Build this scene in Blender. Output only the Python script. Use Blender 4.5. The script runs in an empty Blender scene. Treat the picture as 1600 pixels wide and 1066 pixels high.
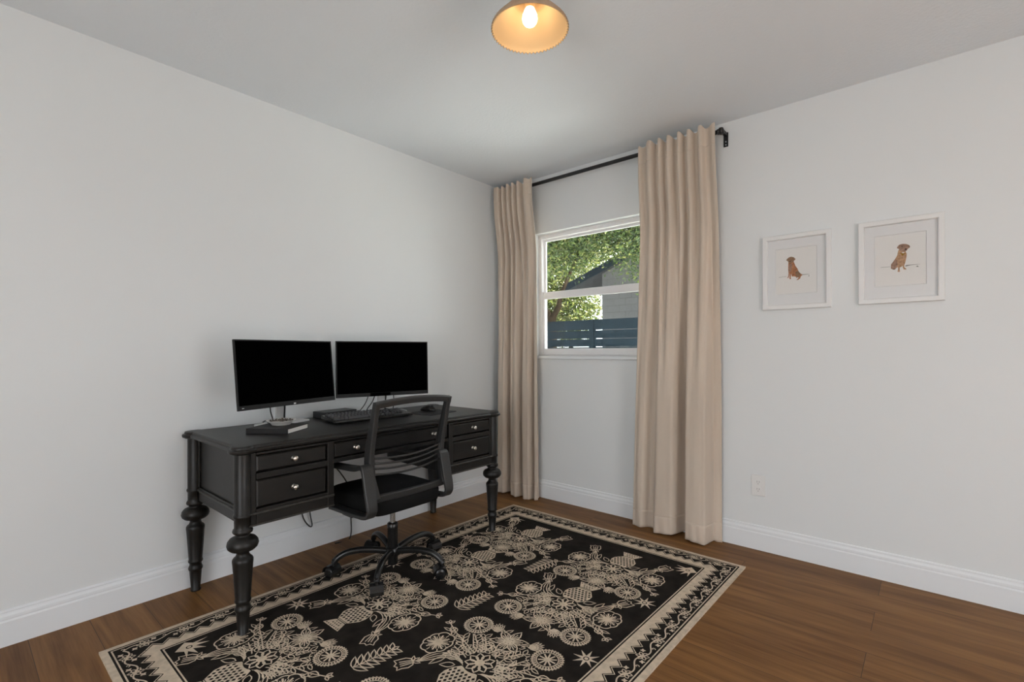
import bpy, bmesh, math, random
from mathutils import Vector, Matrix
C = bpy.context.scene.collection
SC = bpy.context.scene
R = math.radians
PI = math.pi
random.seed(7)

# ---------------------------------------------------------------- camera, sky, sun, exposure
YAW, ROLL = 0.71046, -0.00302
cd = bpy.data.cameras.new('camera'); cam = bpy.data.objects.new('camera', cd); C.objects.link(cam)
r_ = Vector((math.cos(YAW), math.sin(YAW), 0)); d_ = Vector((-math.sin(YAW), math.cos(YAW), 0)); u_ = Vector((0, 0, 1))
r2 = r_*math.cos(ROLL) + u_*math.sin(ROLL); u2 = -r_*math.sin(ROLL) + u_*math.cos(ROLL)
cam.matrix_world = Matrix(((r2.x, u2.x, -d_.x, 2.6723), (r2.y, u2.y, -d_.y, -2.9636), (r2.z, u2.z, -d_.z, 1.1149), (0, 0, 0, 1)))
cd.sensor_width = 36.0; cd.lens = 760.27/1600*36; cd.shift_y = 15.31/1600; cd.clip_start = 0.05
SC.camera = cam

w = bpy.data.worlds.new('sky'); SC.world = w; w.use_nodes = True
bg = w.node_tree.nodes['Background']; bg.inputs['Color'].default_value = (0.97, 0.985, 1.0, 1); bg.inputs['Strength'].default_value = 7
wn = w.node_tree; wtc = wn.nodes.new('ShaderNodeTexCoord'); wsp = wn.nodes.new('ShaderNodeSeparateXYZ'); wr = wn.nodes.new('ShaderNodeValToRGB')
wmr = wn.nodes.new('ShaderNodeMapRange'); wmr.inputs['From Min'].default_value = -1; wmr.inputs['From Max'].default_value = 1
wn.links.new(wtc.outputs['Generated'], wsp.inputs[0]); wn.links.new(wsp.outputs['Z'], wmr.inputs['Value']); wn.links.new(wmr.outputs['Result'], wr.inputs[0]); wn.links.new(wr.outputs[0], bg.inputs['Color'])
# pale sunlit ground below the horizon, hazy sky above
wr.color_ramp.elements[0].position = 0.485; wr.color_ramp.elements[0].color = (0.9, 0.8955, 0.882, 1)
wr.color_ramp.elements[1].position = 0.515; wr.color_ramp.elements[1].color = (1.0, 1.02, 1.05, 1)
sl = bpy.data.lights.new('sun', 'SUN'); sl.energy = 130; sl.angle = R(1.5); sl.color = (1.0, 0.95, 0.86)
so = bpy.data.objects.new('sun', sl); C.objects.link(so)
so.rotation_euler = Vector((0.32, 0.36, 0.875)).to_track_quat('Z', 'Y').to_euler()

vs = SC.view_settings
vs.view_transform = 'Standard'; vs.look = 'None'; vs.gamma = 1.0; vs.use_curve_mapping = False; vs.exposure = -0.6

# ---------------------------------------------------------------- materials
def srgb(r, g, b):
    f = lambda c: (c/255/12.92 if c/255 <= 0.04045 else ((c/255+0.055)/1.055)**2.4)
    return (f(r), f(g), f(b), 1)
def mat(name, col, rough=0.5, metal=0.0, spec=0.5, noise=None, bump=None, coords='Object', **kw):
    m = bpy.data.materials.new(name); m.use_nodes = True
    nt = m.node_tree; b = nt.nodes['Principled BSDF']
    b.inputs['Base Color'].default_value = tuple(col)[:3] + (1,)
    b.inputs['Roughness'].default_value = rough; b.inputs['Metallic'].default_value = metal
    b.inputs['Specular IOR Level'].default_value = spec
    for k, v in kw.items(): b.inputs[k.replace('_', ' ')].default_value = v
    if noise or bump:
        tc = nt.nodes.new('ShaderNodeTexCoord')
    if noise:                      # (scale, amount, stretch vector)
        sc, am, st = noise
        mp = nt.nodes.new('ShaderNodeMapping'); mp.inputs['Scale'].default_value = st
        nz = nt.nodes.new('ShaderNodeTexNoise'); nz.inputs['Scale'].default_value = sc; nz.inputs['Detail'].default_value = 5
        cr = nt.nodes.new('ShaderNodeMapRange'); cr.inputs['From Min'].default_value = 0.3; cr.inputs['From Max'].default_value = 0.7
        cr.inputs['To Min'].default_value = 1-am; cr.inputs['To Max'].default_value = 1+am
        mx = nt.nodes.new('ShaderNodeMix'); mx.data_type = 'RGBA'; mx.blend_type = 'MULTIPLY'; mx.inputs['Factor'].default_value = 1
        mx.inputs['A'].default_value = tuple(col)[:3] + (1,)
        nt.links.new(tc.outputs[coords], mp.inputs[0]); nt.links.new(mp.outputs[0], nz.inputs['Vector'])
        nt.links.new(nz.outputs['Fac'], cr.inputs['Value'])
        cc = nt.nodes.new('ShaderNodeCombineColor')
        for i in range(3): nt.links.new(cr.outputs['Result'], cc.inputs[i])
        nt.links.new(cc.outputs[0], mx.inputs['B']); nt.links.new(mx.outputs['Result'], b.inputs['Base Color'])
    if bump:                       # (scale, strength, distance)
        sc, st, di = bump
        nb = nt.nodes.new('ShaderNodeTexNoise'); nb.inputs['Scale'].default_value = sc; nb.inputs['Detail'].default_value = 4
        bp = nt.nodes.new('ShaderNodeBump'); bp.inputs['Strength'].default_value = st; bp.inputs['Distance'].default_value = di
        nt.links.new(tc.outputs[coords], nb.inputs['Vector']); nt.links.new(nb.outputs['Fac'], bp.inputs['Height'])
        nt.links.new(bp.outputs[0], b.inputs['Normal'])
    return m
M = {}
M['wall'] = mat('wall_paint', (0.755, 0.778, 0.785), 0.75, spec=0.25, bump=(90, 0.08, 0.002))
M['ceil'] = mat('ceiling_paint', (0.81, 0.85, 0.885), 0.85, spec=0.2, bump=(70, 0.35, 0.004))
M['trim'] = mat('trim_paint', (0.80, 0.825, 0.845), 0.4, spec=0.4)
M['vinyl'] = mat('window_vinyl', (0.84, 0.84, 0.85), 0.35)
M['desk'] = mat('black_distressed_highlit_wood', (0.0085, 0.0075, 0.0065), 0.40, spec=0.38, noise=(30, 0.35, (1, 0.25, 1)), bump=(60, 0.06, 0.002))
nt = M['desk'].node_tree; b = nt.nodes['Principled BSDF']
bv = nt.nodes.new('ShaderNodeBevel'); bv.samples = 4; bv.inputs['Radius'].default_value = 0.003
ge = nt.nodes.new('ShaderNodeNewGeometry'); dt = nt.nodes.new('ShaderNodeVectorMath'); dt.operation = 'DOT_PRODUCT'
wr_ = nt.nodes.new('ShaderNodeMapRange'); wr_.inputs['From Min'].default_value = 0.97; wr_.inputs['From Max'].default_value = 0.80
wm = nt.nodes.new('ShaderNodeMix'); wm.data_type = 'RGBA'; wm.inputs['B'].default_value = (0.050, 0.045, 0.039, 1)  # edge highlights and wear painted in as a paler colour
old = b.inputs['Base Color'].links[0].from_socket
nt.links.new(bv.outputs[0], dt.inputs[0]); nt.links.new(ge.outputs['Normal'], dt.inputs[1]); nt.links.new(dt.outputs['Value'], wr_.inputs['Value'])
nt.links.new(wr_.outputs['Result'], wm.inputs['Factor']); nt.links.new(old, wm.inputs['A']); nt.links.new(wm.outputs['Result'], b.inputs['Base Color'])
M['worn_highlight'] = mat('worn_highlit_black_wood', (0.034, 0.031, 0.027), 0.38, spec=0.4, noise=(40, 0.4, (1, 1, 1)))  # paler wood for the bead: highlight and wear put into the colour
M['nickel'] = mat('nickel', (0.62, 0.58, 0.52), 0.28, metal=1.0)
M['plastic'] = mat('black_plastic', (0.017, 0.018, 0.02), 0.38)
M['greyplastic'] = mat('charcoal_plastic', (0.024, 0.024, 0.024), 0.42)
M['gloss'] = mat('glossy_black_plastic', (0.012, 0.012, 0.012), 0.25)
M['seat'] = mat('black_seat_fabric', (0.010, 0.010, 0.010), 0.95, spec=0.1, bump=(400, 0.2, 0.001))
M['screen'] = mat('dark_screen', (0.0008, 0.0008, 0.0009), 0.3, spec=0.0)
M['bezel'] = mat('monitor_bezel', (0.011, 0.011, 0.0115), 0.45, spec=0.25)
M['silver'] = mat('silver_plastic', (0.64, 0.64, 0.635), 0.4, metal=0.1)
M['chrome'] = mat('steel', (0.55, 0.55, 0.56), 0.25, metal=1.0)
M['iron'] = mat('black_iron', (0.010, 0.010, 0.011), 0.45)
M['keys'] = mat('key_plastic', (0.062, 0.063, 0.067), 0.4)
M['pad'] = mat('mouse_pad_cloth', (0.014, 0.014, 0.016), 0.8)
M['paper'] = mat('paper', (0.74, 0.72, 0.68), 0.8)
M['mat'] = mat('mat_board', (0.78, 0.785, 0.79), 0.85, spec=0.2)
M['print'] = mat('print_paper', (0.80, 0.79, 0.77), 0.85, spec=0.2)
M['frame'] = mat('white_frame', (0.76, 0.76, 0.755), 0.4)
M['bookcover'] = mat('black_cloth_cover', (0.012, 0.011, 0.011), 0.7)
M['bowl'] = mat('white_glazed_ceramic', (0.62, 0.61, 0.58), 0.3)
M['beads'] = mat('mottled_beads', (0.12, 0.10, 0.08), 0.5, noise=(90, 0.9, (1, 1, 1)))
M['outlet'] = mat('outlet_plastic', (0.78, 0.78, 0.77), 0.35)
M['slot'] = mat('outlet_slot', (0.25, 0.25, 0.25), 0.6)
M['cable'] = mat('cable_rubber', (0.010, 0.010, 0.010), 0.5)
M['dog1'] = mat('rust_watercolour', (0.40, 0.185, 0.10), 0.9, spec=0.1, noise=(120, 0.35, (1, 1, 1)))
M['dog1d'] = mat('brown_watercolour', (0.27, 0.17, 0.11), 0.9, spec=0.1, noise=(120, 0.3, (1, 1, 1)))
M['dog2'] = mat('tan_watercolour', (0.47, 0.29, 0.18), 0.9, spec=0.1, noise=(120, 0.3, (1, 1, 1)))
M['dog2d'] = mat('mauve_brown_watercolour', (0.34, 0.22, 0.165), 0.9, spec=0.1, noise=(120, 0.3, (1, 1, 1)))
M['ink'] = mat('dark_watercolour', (0.03, 0.02, 0.02), 0.9, spec=0.1)
M['inkg'] = mat('grey_watercolour', (0.30, 0.31, 0.29), 0.9, spec=0.1)
M['gold'] = mat('gold_watercolour', (0.30, 0.17, 0.03), 0.9, spec=0.1)
M['rugdark'] = mat('rug_dark_pile', (0.017, 0.014, 0.012), 0.95, spec=0.1, noise=(14, 0.35, (1, 1, 1)), bump=(500, 0.3, 0.001))
M['rugcream'] = mat('rug_cream_pile', (0.60, 0.50, 0.385), 0.95, spec=0.1, noise=(40, 0.16, (1, 1, 1)), bump=(500, 0.3, 0.001))
M['curtain'] = mat('beige_curtain_cloth', (0.60, 0.508, 0.420), 0.85, spec=0.15, noise=(7, 0.05, (1, 1, 0.3)), bump=(350, 0.15, 0.001),
                   Sheen_Weight=0.25, Sheen_Roughness=0.4)
M['shade'] = mat('tan_lamp_shade', (0.42, 0.29, 0.19), 0.7)
M['shadein'] = mat('lamp_shade_lining', (0.80, 0.56, 0.30), 0.7)
M['fence'] = mat('slate_blue_fence_paint', (0.0056, 0.0090, 0.0122), 0.6, spec=0.0, noise=(6, 0.2, (1, 1, 1)))
M['roof'] = mat('grey_roof_shingle', (0.0224, 0.0238, 0.0266), 0.9, spec=0.0, noise=(9, 0.3, (1, 1, 1)))
M['fascia'] = mat('slate_fascia', (0.0098, 0.0140, 0.0196), 0.6, spec=0.0)
M['bark'] = mat('bark', (0.0224, 0.0168, 0.0119), 0.9, spec=0.0, noise=(6, 0.4, (1, 1, 0.3)), bump=(20, 0.5, 0.02))
M['bounce_ground'] = mat('pale_bounce_ground', (0.8, 0.8, 0.78), 0.95, noise=(5, 0.4, (1, 1, 1)))  # unseen ground made pale to bounce sunlight up through the window

def node_mat(name):
    m = bpy.data.materials.new(name); m.use_nodes = True
    nt = m.node_tree; nt.nodes.clear()
    return m, nt, nt.nodes.new('ShaderNodeOutputMaterial')
# clear glass, same for every ray
def glass(name, tint, refl):
    m, nt, out = node_mat(name)
    t = nt.nodes.new('ShaderNodeBsdfTransparent'); t.inputs[0].default_value = tint
    g = nt.nodes.new('ShaderNodeBsdfGlossy'); g.inputs['Roughness'].default_value = 0.02
    f = nt.nodes.new('ShaderNodeFresnel'); f.inputs[0].default_value = 1.35
    mm = nt.nodes.new('ShaderNodeMath'); mm.operation = 'MULTIPLY'; mm.inputs[1].default_value = refl
    mx = nt.nodes.new('ShaderNodeMixShader')
    nt.links.new(f.outputs[0], mm.inputs[0]); nt.links.new(mm.outputs[0], mx.inputs[0])
    nt.links.new(t.outputs[0], mx.inputs[1]); nt.links.new(g.outputs[0], mx.inputs[2]); nt.links.new(mx.outputs[0], out.inputs[0])
    return m
M['glass'] = glass('window_glass', (0.93, 0.95, 0.94, 1), 0.8)
M['pglass'] = glass('picture_glass', (0.98, 0.98, 0.98, 1), 0.06)
# woven see-through chair mesh
m, nt, out = node_mat('chair_mesh_fabric')
t = nt.nodes.new('ShaderNodeBsdfTransparent'); dd = nt.nodes.new('ShaderNodeBsdfDiffuse'); dd.inputs[0].default_value = (0.014, 0.014, 0.015, 1)
mx = nt.nodes.new('ShaderNodeMixShader'); mx.inputs[0].default_value = 0.36
nt.links.new(t.outputs[0], mx.inputs[1]); nt.links.new(dd.outputs[0], mx.inputs[2]); nt.links.new(mx.outputs[0], out.inputs[0])
M['mesh'] = m
# bulb
m, nt, out = node_mat('lit_bulb'); e = nt.nodes.new('ShaderNodeEmission')
e.inputs[0].default_value = (1.0, 0.83, 0.6, 1); e.inputs[1].default_value = 14.0; nt.links.new(e.outputs[0], out.inputs[0])
M['bulb'] = m
# leaves: colour differs from leaf to leaf
def leaf_mat(name, stops, trans):
    m, nt, out = node_mat(name)
    g = nt.nodes.new('ShaderNodeNewGeometry'); cr = nt.nodes.new('ShaderNodeValToRGB')
    while len(cr.color_ramp.elements) < len(stops): cr.color_ramp.elements.new(0.5)
    for el, (p, c) in zip(cr.color_ramp.elements, stops): el.position = p; el.color = c + (1,)
    d = nt.nodes.new('ShaderNodeBsdfDiffuse'); tr = nt.nodes.new('ShaderNodeBsdfTranslucent'); mx = nt.nodes.new('ShaderNodeMixShader')
    gl = nt.nodes.new('ShaderNodeBsdfGlossy'); gl.inputs['Roughness'].default_value = 0.4; m2 = nt.nodes.new('ShaderNodeMixShader'); m2.inputs[0].default_value = 0.025
    mx.inputs[0].default_value = trans
    nt.links.new(g.outputs['Random Per Island'], cr.inputs[0])
    for x in (d, tr): nt.links.new(cr.outputs[0], x.inputs[0])
    nt.links.new(d.outputs[0], mx.inputs[1]); nt.links.new(tr.outputs[0], mx.inputs[2])
    nt.links.new(mx.outputs[0], m2.inputs[1]); nt.links.new(gl.outputs[0], m2.inputs[2]); nt.links.new(m2.outputs[0], out.inputs[0])
    return m
M['leaf'] = leaf_mat('oak_leaves', [(0, (0.007, 0.017, 0.004)), (0.4, (0.020, 0.042, 0.009)), (0.72, (0.050, 0.082, 0.016)), (1, (0.15, 0.16, 0.045))], 0.42)
M['leafy'] = leaf_mat('bright_leaves', [(0, (0.014, 0.030, 0.005)), (0.4, (0.045, 0.066, 0.012)), (0.75, (0.095, 0.11, 0.026)), (1, (0.19, 0.185, 0.07))], 0.42)
# plank floor: boards along x
m = mat('oak_plank_floor', (0.3, 0.16, 0.08), 0.45, spec=0.18); nt = m.node_tree; b = nt.nodes['Principled BSDF']
tc = nt.nodes.new('ShaderNodeTexCoord')
br = nt.nodes.new('ShaderNodeTexBrick'); br.offset = 0.37; br.offset_frequency = 2; br.squash = 1
br.inputs['Scale'].default_value = 1; br.inputs['Brick Width'].default_value = 1.52; br.inputs['Row Height'].default_value = 0.182
br.inputs['Mortar Size'].default_value = 0.0012; br.inputs['Mortar Smooth'].default_value = 0.3; br.inputs['Bias'].default_value = 0
br.inputs['Color1'].default_value = (0, 0, 0, 1); br.inputs['Color2'].default_value = (1, 1, 1, 1); br.inputs['Mortar'].default_value = (0.5, 0.5, 0.5, 1)
mp0 = nt.nodes.new('ShaderNodeMapping'); mp0.inputs['Location'].default_value = (0.55, 0.03, 0)
nt.links.new(tc.outputs['Object'], mp0.inputs[0]); nt.links.new(mp0.outputs[0], br.inputs['Vector'])
# grain, shifted plank by plank
sep = nt.nodes.new('ShaderNodeSeparateColor'); nt.links.new(br.outputs['Color'], sep.inputs[0])
off = nt.nodes.new('ShaderNodeCombineXYZ'); mul = nt.nodes.new('ShaderNodeMath'); mul.operation = 'MULTIPLY'; mul.inputs[1].default_value = 37
nt.links.new(sep.outputs[0], mul.inputs[0]); nt.links.new(mul.outputs[0], off.inputs[0]); nt.links.new(mul.outputs[0], off.inputs[2])
va = nt.nodes.new('ShaderNodeVectorMath'); va.operation = 'ADD'; nt.links.new(tc.outputs['Object'], va.inputs[0]); nt.links.new(off.outputs[0], va.inputs[1])
def grain(scale, st, detail, dist=0):
    mp = nt.nodes.new('ShaderNodeMapping'); mp.inputs['Scale'].default_value = st
    nz = nt.nodes.new('ShaderNodeTexNoise'); nz.inputs['Scale'].default_value = scale; nz.inputs['Detail'].default_value = detail; nz.inputs['Distortion'].default_value = dist
    nt.links.new(va.outputs[0], mp.inputs[0]); nt.links.new(mp.outputs[0], nz.inputs['Vector']); return nz
g1 = grain(3.0, (0.5, 6, 1), 5, 0.6); g2 = grain(26, (0.22, 6, 1), 6)
ra = nt.nodes.new('ShaderNodeValToRGB'); ra.color_ramp.elements[0].position = 0.28; ra.color_ramp.elements[1].position = 0.72
ra.color_ramp.elements[0].color = (0.108, 0.043, 0.0105, 1); ra.color_ramp.elements[1].color = (0.27, 0.130, 0.042, 1)
ad = nt.nodes.new('ShaderNodeMath'); ad.operation = 'MULTIPLY_ADD'; ad.inputs[1].default_value = 0.35
nt.links.new(g2.outputs['Fac'], ad.inputs[0])
m1 = nt.nodes.new('ShaderNodeMath'); m1.operation = 'MULTIPLY_ADD'; m1.inputs[1].default_value = 0.85; m1.inputs[2].default_value = -0.145
nt.links.new(g1.outputs['Fac'], m1.inputs[0])
m2_ = nt.nodes.new('ShaderNodeMath'); m2_.operation = 'MULTIPLY_ADD'; m2_.inputs[1].default_value = 0.12
nt.links.new(sep.outputs[0], m2_.inputs[0]); nt.links.new(m1.outputs[0], m2_.inputs[2]); nt.links.new(m2_.outputs[0], ad.inputs[2])
nt.links.new(ad.outputs[0], ra.inputs[0])
mo = nt.nodes.new('ShaderNodeMix'); mo.data_type = 'RGBA'; mo.inputs['B'].default_value = (0.06, 0.03, 0.014, 1)
nt.links.new(br.outputs['Fac'], mo.inputs['Factor']); nt.links.new(ra.outputs[0], mo.inputs['A']); nt.links.new(mo.outputs['Result'], b.inputs['Base Color'])
bp = nt.nodes.new('ShaderNodeBump'); bp.inputs['Strength'].default_value = 0.12; bp.inputs['Distance'].default_value = 0.002
nt.links.new(g2.outputs['Fac'], bp.inputs['Height']); nt.links.new(bp.outputs[0], b.inputs['Normal'])
M['floor'] = m
# painted concrete block
m = mat('painted_block', (0.068, 0.070, 0.074), 0.8, spec=0.0); nt = m.node_tree; b = nt.nodes['Principled BSDF']
tc = nt.nodes.new('ShaderNodeTexCoord'); mp = nt.nodes.new('ShaderNodeMapping'); mp.inputs['Rotation'].default_value = (R(90), 0, 0)
br = nt.nodes.new('ShaderNodeTexBrick'); br.inputs['Scale'].default_value = 1; br.inputs['Brick Width'].default_value = 0.4; br.inputs['Row Height'].default_value = 0.2
br.inputs['Mortar Size'].default_value = 0.008
br.inputs['Color1'].default_value = (0.068, 0.070, 0.074, 1); br.inputs['Color2'].default_value = (0.072, 0.074, 0.078, 1); br.inputs['Mortar'].default_value = (0.048, 0.050, 0.053, 1)
nt.links.new(tc.outputs['Object'], mp.inputs[0]); nt.links.new(mp.outputs[0], br.inputs['Vector']); nt.links.new(br.outputs['Color'], b.inputs['Base Color'])
M['block'] = m

# ---------------------------------------------------------------- mesh helpers
class MB:
    def __init__(s): s.v = []; s.f = []; s.m = []; s.s = []; s.xf = None
    def add(s, vs_, fs, mi=0, sm=False):
        o = len(s.v)
        for p in vs_:
            p = Vector(p)
            s.v.append(s.xf @ p if s.xf else p)
        for f in fs: s.f.append([i+o for i in f]); s.m.append(mi); s.s.append(sm)
    def box(s, x0, x1, y0, y1, z0, z1, mi=0):
        s.add([(x, y, z) for z in (z0, z1) for y in (y0, y1) for x in (x0, x1)],
              [(0, 2, 3, 1), (4, 5, 7, 6), (0, 1, 5, 4), (2, 6, 7, 3), (0, 4, 6, 2), (1, 3, 7, 5)], mi)
    def rings(s, rings, closed=True, cap=True, mi=0, sm=True):
        n = len(rings[0]); o = [p for r in rings for p in r]; f = []
        for k in range(len(rings)-1):
            for i in range(n if closed else n-1):
                j = (i+1) % n; f.append((k*n+i, k*n+j, (k+1)*n+j, (k+1)*n+i))
        s.add(o, f, mi, sm)
        if cap:
            s.add(rings[0], [list(range(n))[::-1]], mi); s.add(rings[-1], [list(range(n))], mi)
    def lathe(s, prof, cx=0, cy=0, cz=0, n=28, axis='z', mi=0, cap=True, sm=True):
        rs = []
        for r, h in prof:
            ring = []
            for i in range(n):
                a = 2*PI*i/n; p = (r*math.cos(a), r*math.sin(a))
                ring.append({'z': (cx+p[0], cy+p[1], cz+h), 'x': (cx+h, cy+p[0], cz+p[1]), 'y': (cx+p[1], cy+h, cz+p[0])}[axis])
            rs.append(ring)
        s.rings(rs, cap=cap, mi=mi, sm=sm)
    def tube(s, pts, r, n=10, mi=0, cap=True, flat=1.0):
        pts = [Vector(p) for p in pts]; rs = []
        rr = r if isinstance(r, (list, tuple)) else [r]*len(pts)
        t0 = (pts[1]-pts[0]).normalized(); ref = Vector((0, 0, 1)) if abs(t0.z) < 0.9 else Vector((1, 0, 0))
        u = t0.cross(ref).normalized()
        for i, p in enumerate(pts):
            t = (pts[min(i+1, len(pts)-1)] - pts[max(i-1, 0)]).normalized()
            u = (u - t*u.dot(t)).normalized(); v = t.cross(u)
            rs.append([p + (u*math.cos(2*PI*k/n)*flat + v*math.sin(2*PI*k/n))*rr[i] for k in range(n)])
        s.rings(rs, cap=cap, mi=mi)
    def band(s, pts, wv, th, mi=0, wl=None, sm=False):      # rectangular section swept along pts; wv = width vector
        pts = [Vector(p) for p in pts]; wv = Vector(wv); W = wv.normalized(); hw = wv.length/2; rs = []
        ths = th if isinstance(th, (list, tuple)) else [th]*len(pts)
        for i, p in enumerate(pts):
            t = (pts[min(i+1, len(pts)-1)] - pts[max(i-1, 0)]).normalized(); nrm = t.cross(W).normalized()
            h = hw*(wl[i] if wl else 1); k = ths[i]/2
            rs.append([p-W*h-nrm*k, p+W*h-nrm*k, p+W*h+nrm*k, p-W*h+nrm*k])
        s.rings(rs, mi=mi, sm=sm)
    def prism(s, poly, z0, z1, mi=0):
        n = len(poly)
        s.add([(x, y, z0) for x, y in poly]+[(x, y, z1) for x, y in poly],
              [list(range(n))[::-1], list(range(n, 2*n))]+[(i, (i+1) % n, n+(i+1) % n, n+i) for i in range(n)], mi)
    def grid(s, fn, nu, nv, mi=0, sm=True, hs=None):
        s.add([fn(i/nu, hs[j] if hs else j/nv) for j in range(nv+1) for i in range(nu+1)],
              [(j*(nu+1)+i, j*(nu+1)+i+1, (j+1)*(nu+1)+i+1, (j+1)*(nu+1)+i) for j in range(nv) for i in range(nu)], mi, sm)
    def build(s, name, mats, parent=None, bevel=None, sub=None, solid=None, seg=2):
        off = Vector((0, 0, 0)); p = parent
        while p: off += p.location if p.parent is None and p.get('_w') else Vector((0, 0, 0)); p = p.parent
        me = bpy.data.meshes.new(name)
        me.from_pydata([tuple(q-off) for q in s.v], [], s.f)
        for mm in (mats if isinstance(mats, list) else [mats]): me.materials.append(mm)
        me.polygons.foreach_set('material_index', s.m); me.polygons.foreach_set('use_smooth', s.s); me.update()
        o = bpy.data.objects.new(name, me); C.objects.link(o); o.parent = parent
        if solid: md = o.modifiers.new('solid', 'SOLIDIFY'); md.thickness = solid; md.offset = 0
        if bevel:
            md = o.modifiers.new('bevel', 'BEVEL'); md.width = bevel; md.segments = seg; md.limit_method = 'ANGLE'; md.angle_limit = R(40)
        if sub: md = o.modifiers.new('sub', 'SUBSURF'); md.levels = sub; md.render_levels = sub
        return o
def tag(o, label, cat, group=None, kind=None):
    o['label'] = label; o['category'] = cat
    if group: o['group'] = group
    if kind: o['kind'] = kind
    return o
def thing(name, label, cat, loc, rz=0, group=None):        # unrotated things: children are given in world coordinates
    o = bpy.data.objects.new(name, None); C.objects.link(o); o.location = loc; o.rotation_euler = (0, 0, rz)
    o.empty_display_size = 0.1
    if rz == 0: o['_w'] = 1
    return tag(o, label, cat, group)
def struct(o): o['kind'] = 'structure'; return o
def inst(src, parent, loc, name=None):
    o = bpy.data.objects.new(name or src.name.split('.')[0], src.data); C.objects.link(o); o.parent = parent; o.location = loc
    for md in src.modifiers:
        n = o.modifiers.new(md.name, md.type)
        if md.type == 'BEVEL': n.width = md.width; n.segments = md.segments; n.limit_method = md.limit_method; n.angle_limit = md.angle_limit
    return o
def smooth_path(pts, k=8):                                  # Catmull-Rom
    pts = [Vector(p) for p in pts]; P = [pts[0]*2-pts[1]] + pts + [pts[-1]*2-pts[-2]]; out_ = []
    for i in range(1, len(P)-2):
        for j in range(k):
            t = j/k; a, b_, c, d = P[i-1:i+3]
            out_.append(0.5*((2*b_)+(c-a)*t+(2*a-5*b_+4*c-d)*t*t+(3*b_-a-3*c+d)*t**3))
    return out_+[pts[-1]]

# ---------------------------------------------------------------- room shell
H = 2.44
XR, YB = 4.6, -4.6
b = MB(); b.box(-0.12, XR, YB, 0.14, -0.1, 0); struct(b.build('floor', M['floor']))
b = MB(); b.box(-0.12, XR, YB, 0.14, H, H+0.12); struct(b.build('ceiling', M['ceil']))
b = MB(); b.box(-0.6, XR, 0.14, 0.90, H+0.02, H+0.16); struct(b.build('added_sun_eave', M['trim']))  # unseen overhang added to keep direct sun out of the window
b = MB(); b.box(XR, XR+0.12, YB, -2.6, -0.1, H); b.box(XR, XR+0.12, -1.5, 0.14, -0.1, H); b.box(XR, XR+0.12, -2.6, -1.5, 1.95, H); struct(b.build('wall_front', M['wall']))
b = MB(); b.box(-0.12, 0, YB, 0.14, -0.1, H); struct(b.build('wall_left', M['wall']))
WX0, WX1, WZ0, WZ1 = 0.352, 1.47, 1.075, 2.012              # window opening
b = MB()
b.box(0, WX0, 0, 0.14, 0, H); b.box(WX1, XR, 0, 0.14, 0, H); b.box(WX0, WX1, 0, 0.14, 0, WZ0); b.box(WX0, WX1, 0, 0.14, WZ1, H)
struct(b.build('wall_right', M['wall']))
b = MB(); b.box(0, 1.6, YB-0.12, YB, 0, H); b.box(3.2, XR, YB-0.12, YB, 0, H); b.box(1.6, 3.2, YB-0.12, YB, 2.1, H); struct(b.build('wall_back', M['wall']))  # unseen wall; its opening is added and sized to let in fill light
# baseboards: profiled, mitred against each other in the corner
prof = [(0, 0), (0.016, 0), (0.016, 0.092), (0.012, 0.098), (0.013, 0.104), (0.0125, 0.112), (0.008, 0.119), (0.006, 0.124), (0.007, 0.128), (0.005, 0.133), (0, 0.135)]
b = MB(); b.rings([[(d, -d, z) for d, z in prof], [(d, YB, z) for d, z in prof]], sm=False); struct(b.build('baseboard_left', M['trim']))
b = MB(); b.rings([[(d, -d, z) for d, z in prof], [(XR, -d, z) for d, z in prof]], sm=False); struct(b.build('baseboard_right', M['trim']))

# ---------------------------------------------------------------- window (single hung, vinyl)
win = bpy.data.objects.new('window_1', None); C.objects.link(win); win['kind'] = 'structure'; win.location = (0.91, 0.07, 1.5)
win['_w'] = 1
FY0, FY1 = 0.058, 0.13
b = MB()
b.box(WX0, WX0+0.028, FY0, FY1, WZ0, WZ1); b.box(WX1-0.028, WX1, FY0, FY1, WZ0, WZ1)
b.box(WX0+0.028, WX1-0.028, FY0, FY1, WZ1-0.032, WZ1); b.box(WX0+0.028, WX1-0.028, FY0, FY1, WZ0, WZ0+0.018)
b.box(WX0-0.0, WX1, FY0-0.006, FY0, WZ1-0.012, WZ1)
b.build('window_frame', M['vinyl'], win, bevel=0.003)
def sash(nm, x0, x1, z0, z1, y0, y1, wl, wt, wb):
    b = MB(); b.box(x0, x0+wl, y0, y1, z0, z1); b.box(x1-wl, x1, y0, y1, z0, z1)
    b.box(x0+wl, x1-wl, y0, y1, z1-wt, z1); b.box(x0+wl, x1-wl, y0, y1, z0, z0+wb)
    s = b.build(nm, M['vinyl'], win, bevel=0.003)
    b = MB(); b.box(x0+wl, x1-wl, (y0+y1)/2-0.003, (y0+y1)/2+0.003, z0+wb, z1-wt); b.build('pane', M['glass'], s)
sash('upper_sash', WX0+0.026, WX1-0.026, 1.52, WZ1-0.030, 0.094, 0.110, 0.014, 0.018, 0.05)
sash('lower_sash', WX0+0.026, WX1-0.026, WZ0+0.016, 1.568, 0.066, 0.082, 0.022, 0.055, 0.040)
b = MB(); b.box(WX0-0.012, WX1+0.012, -0.016, FY0, WZ0-0.022, WZ0); b.build('window_sill', M['trim'], win, bevel=0.004)

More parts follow.
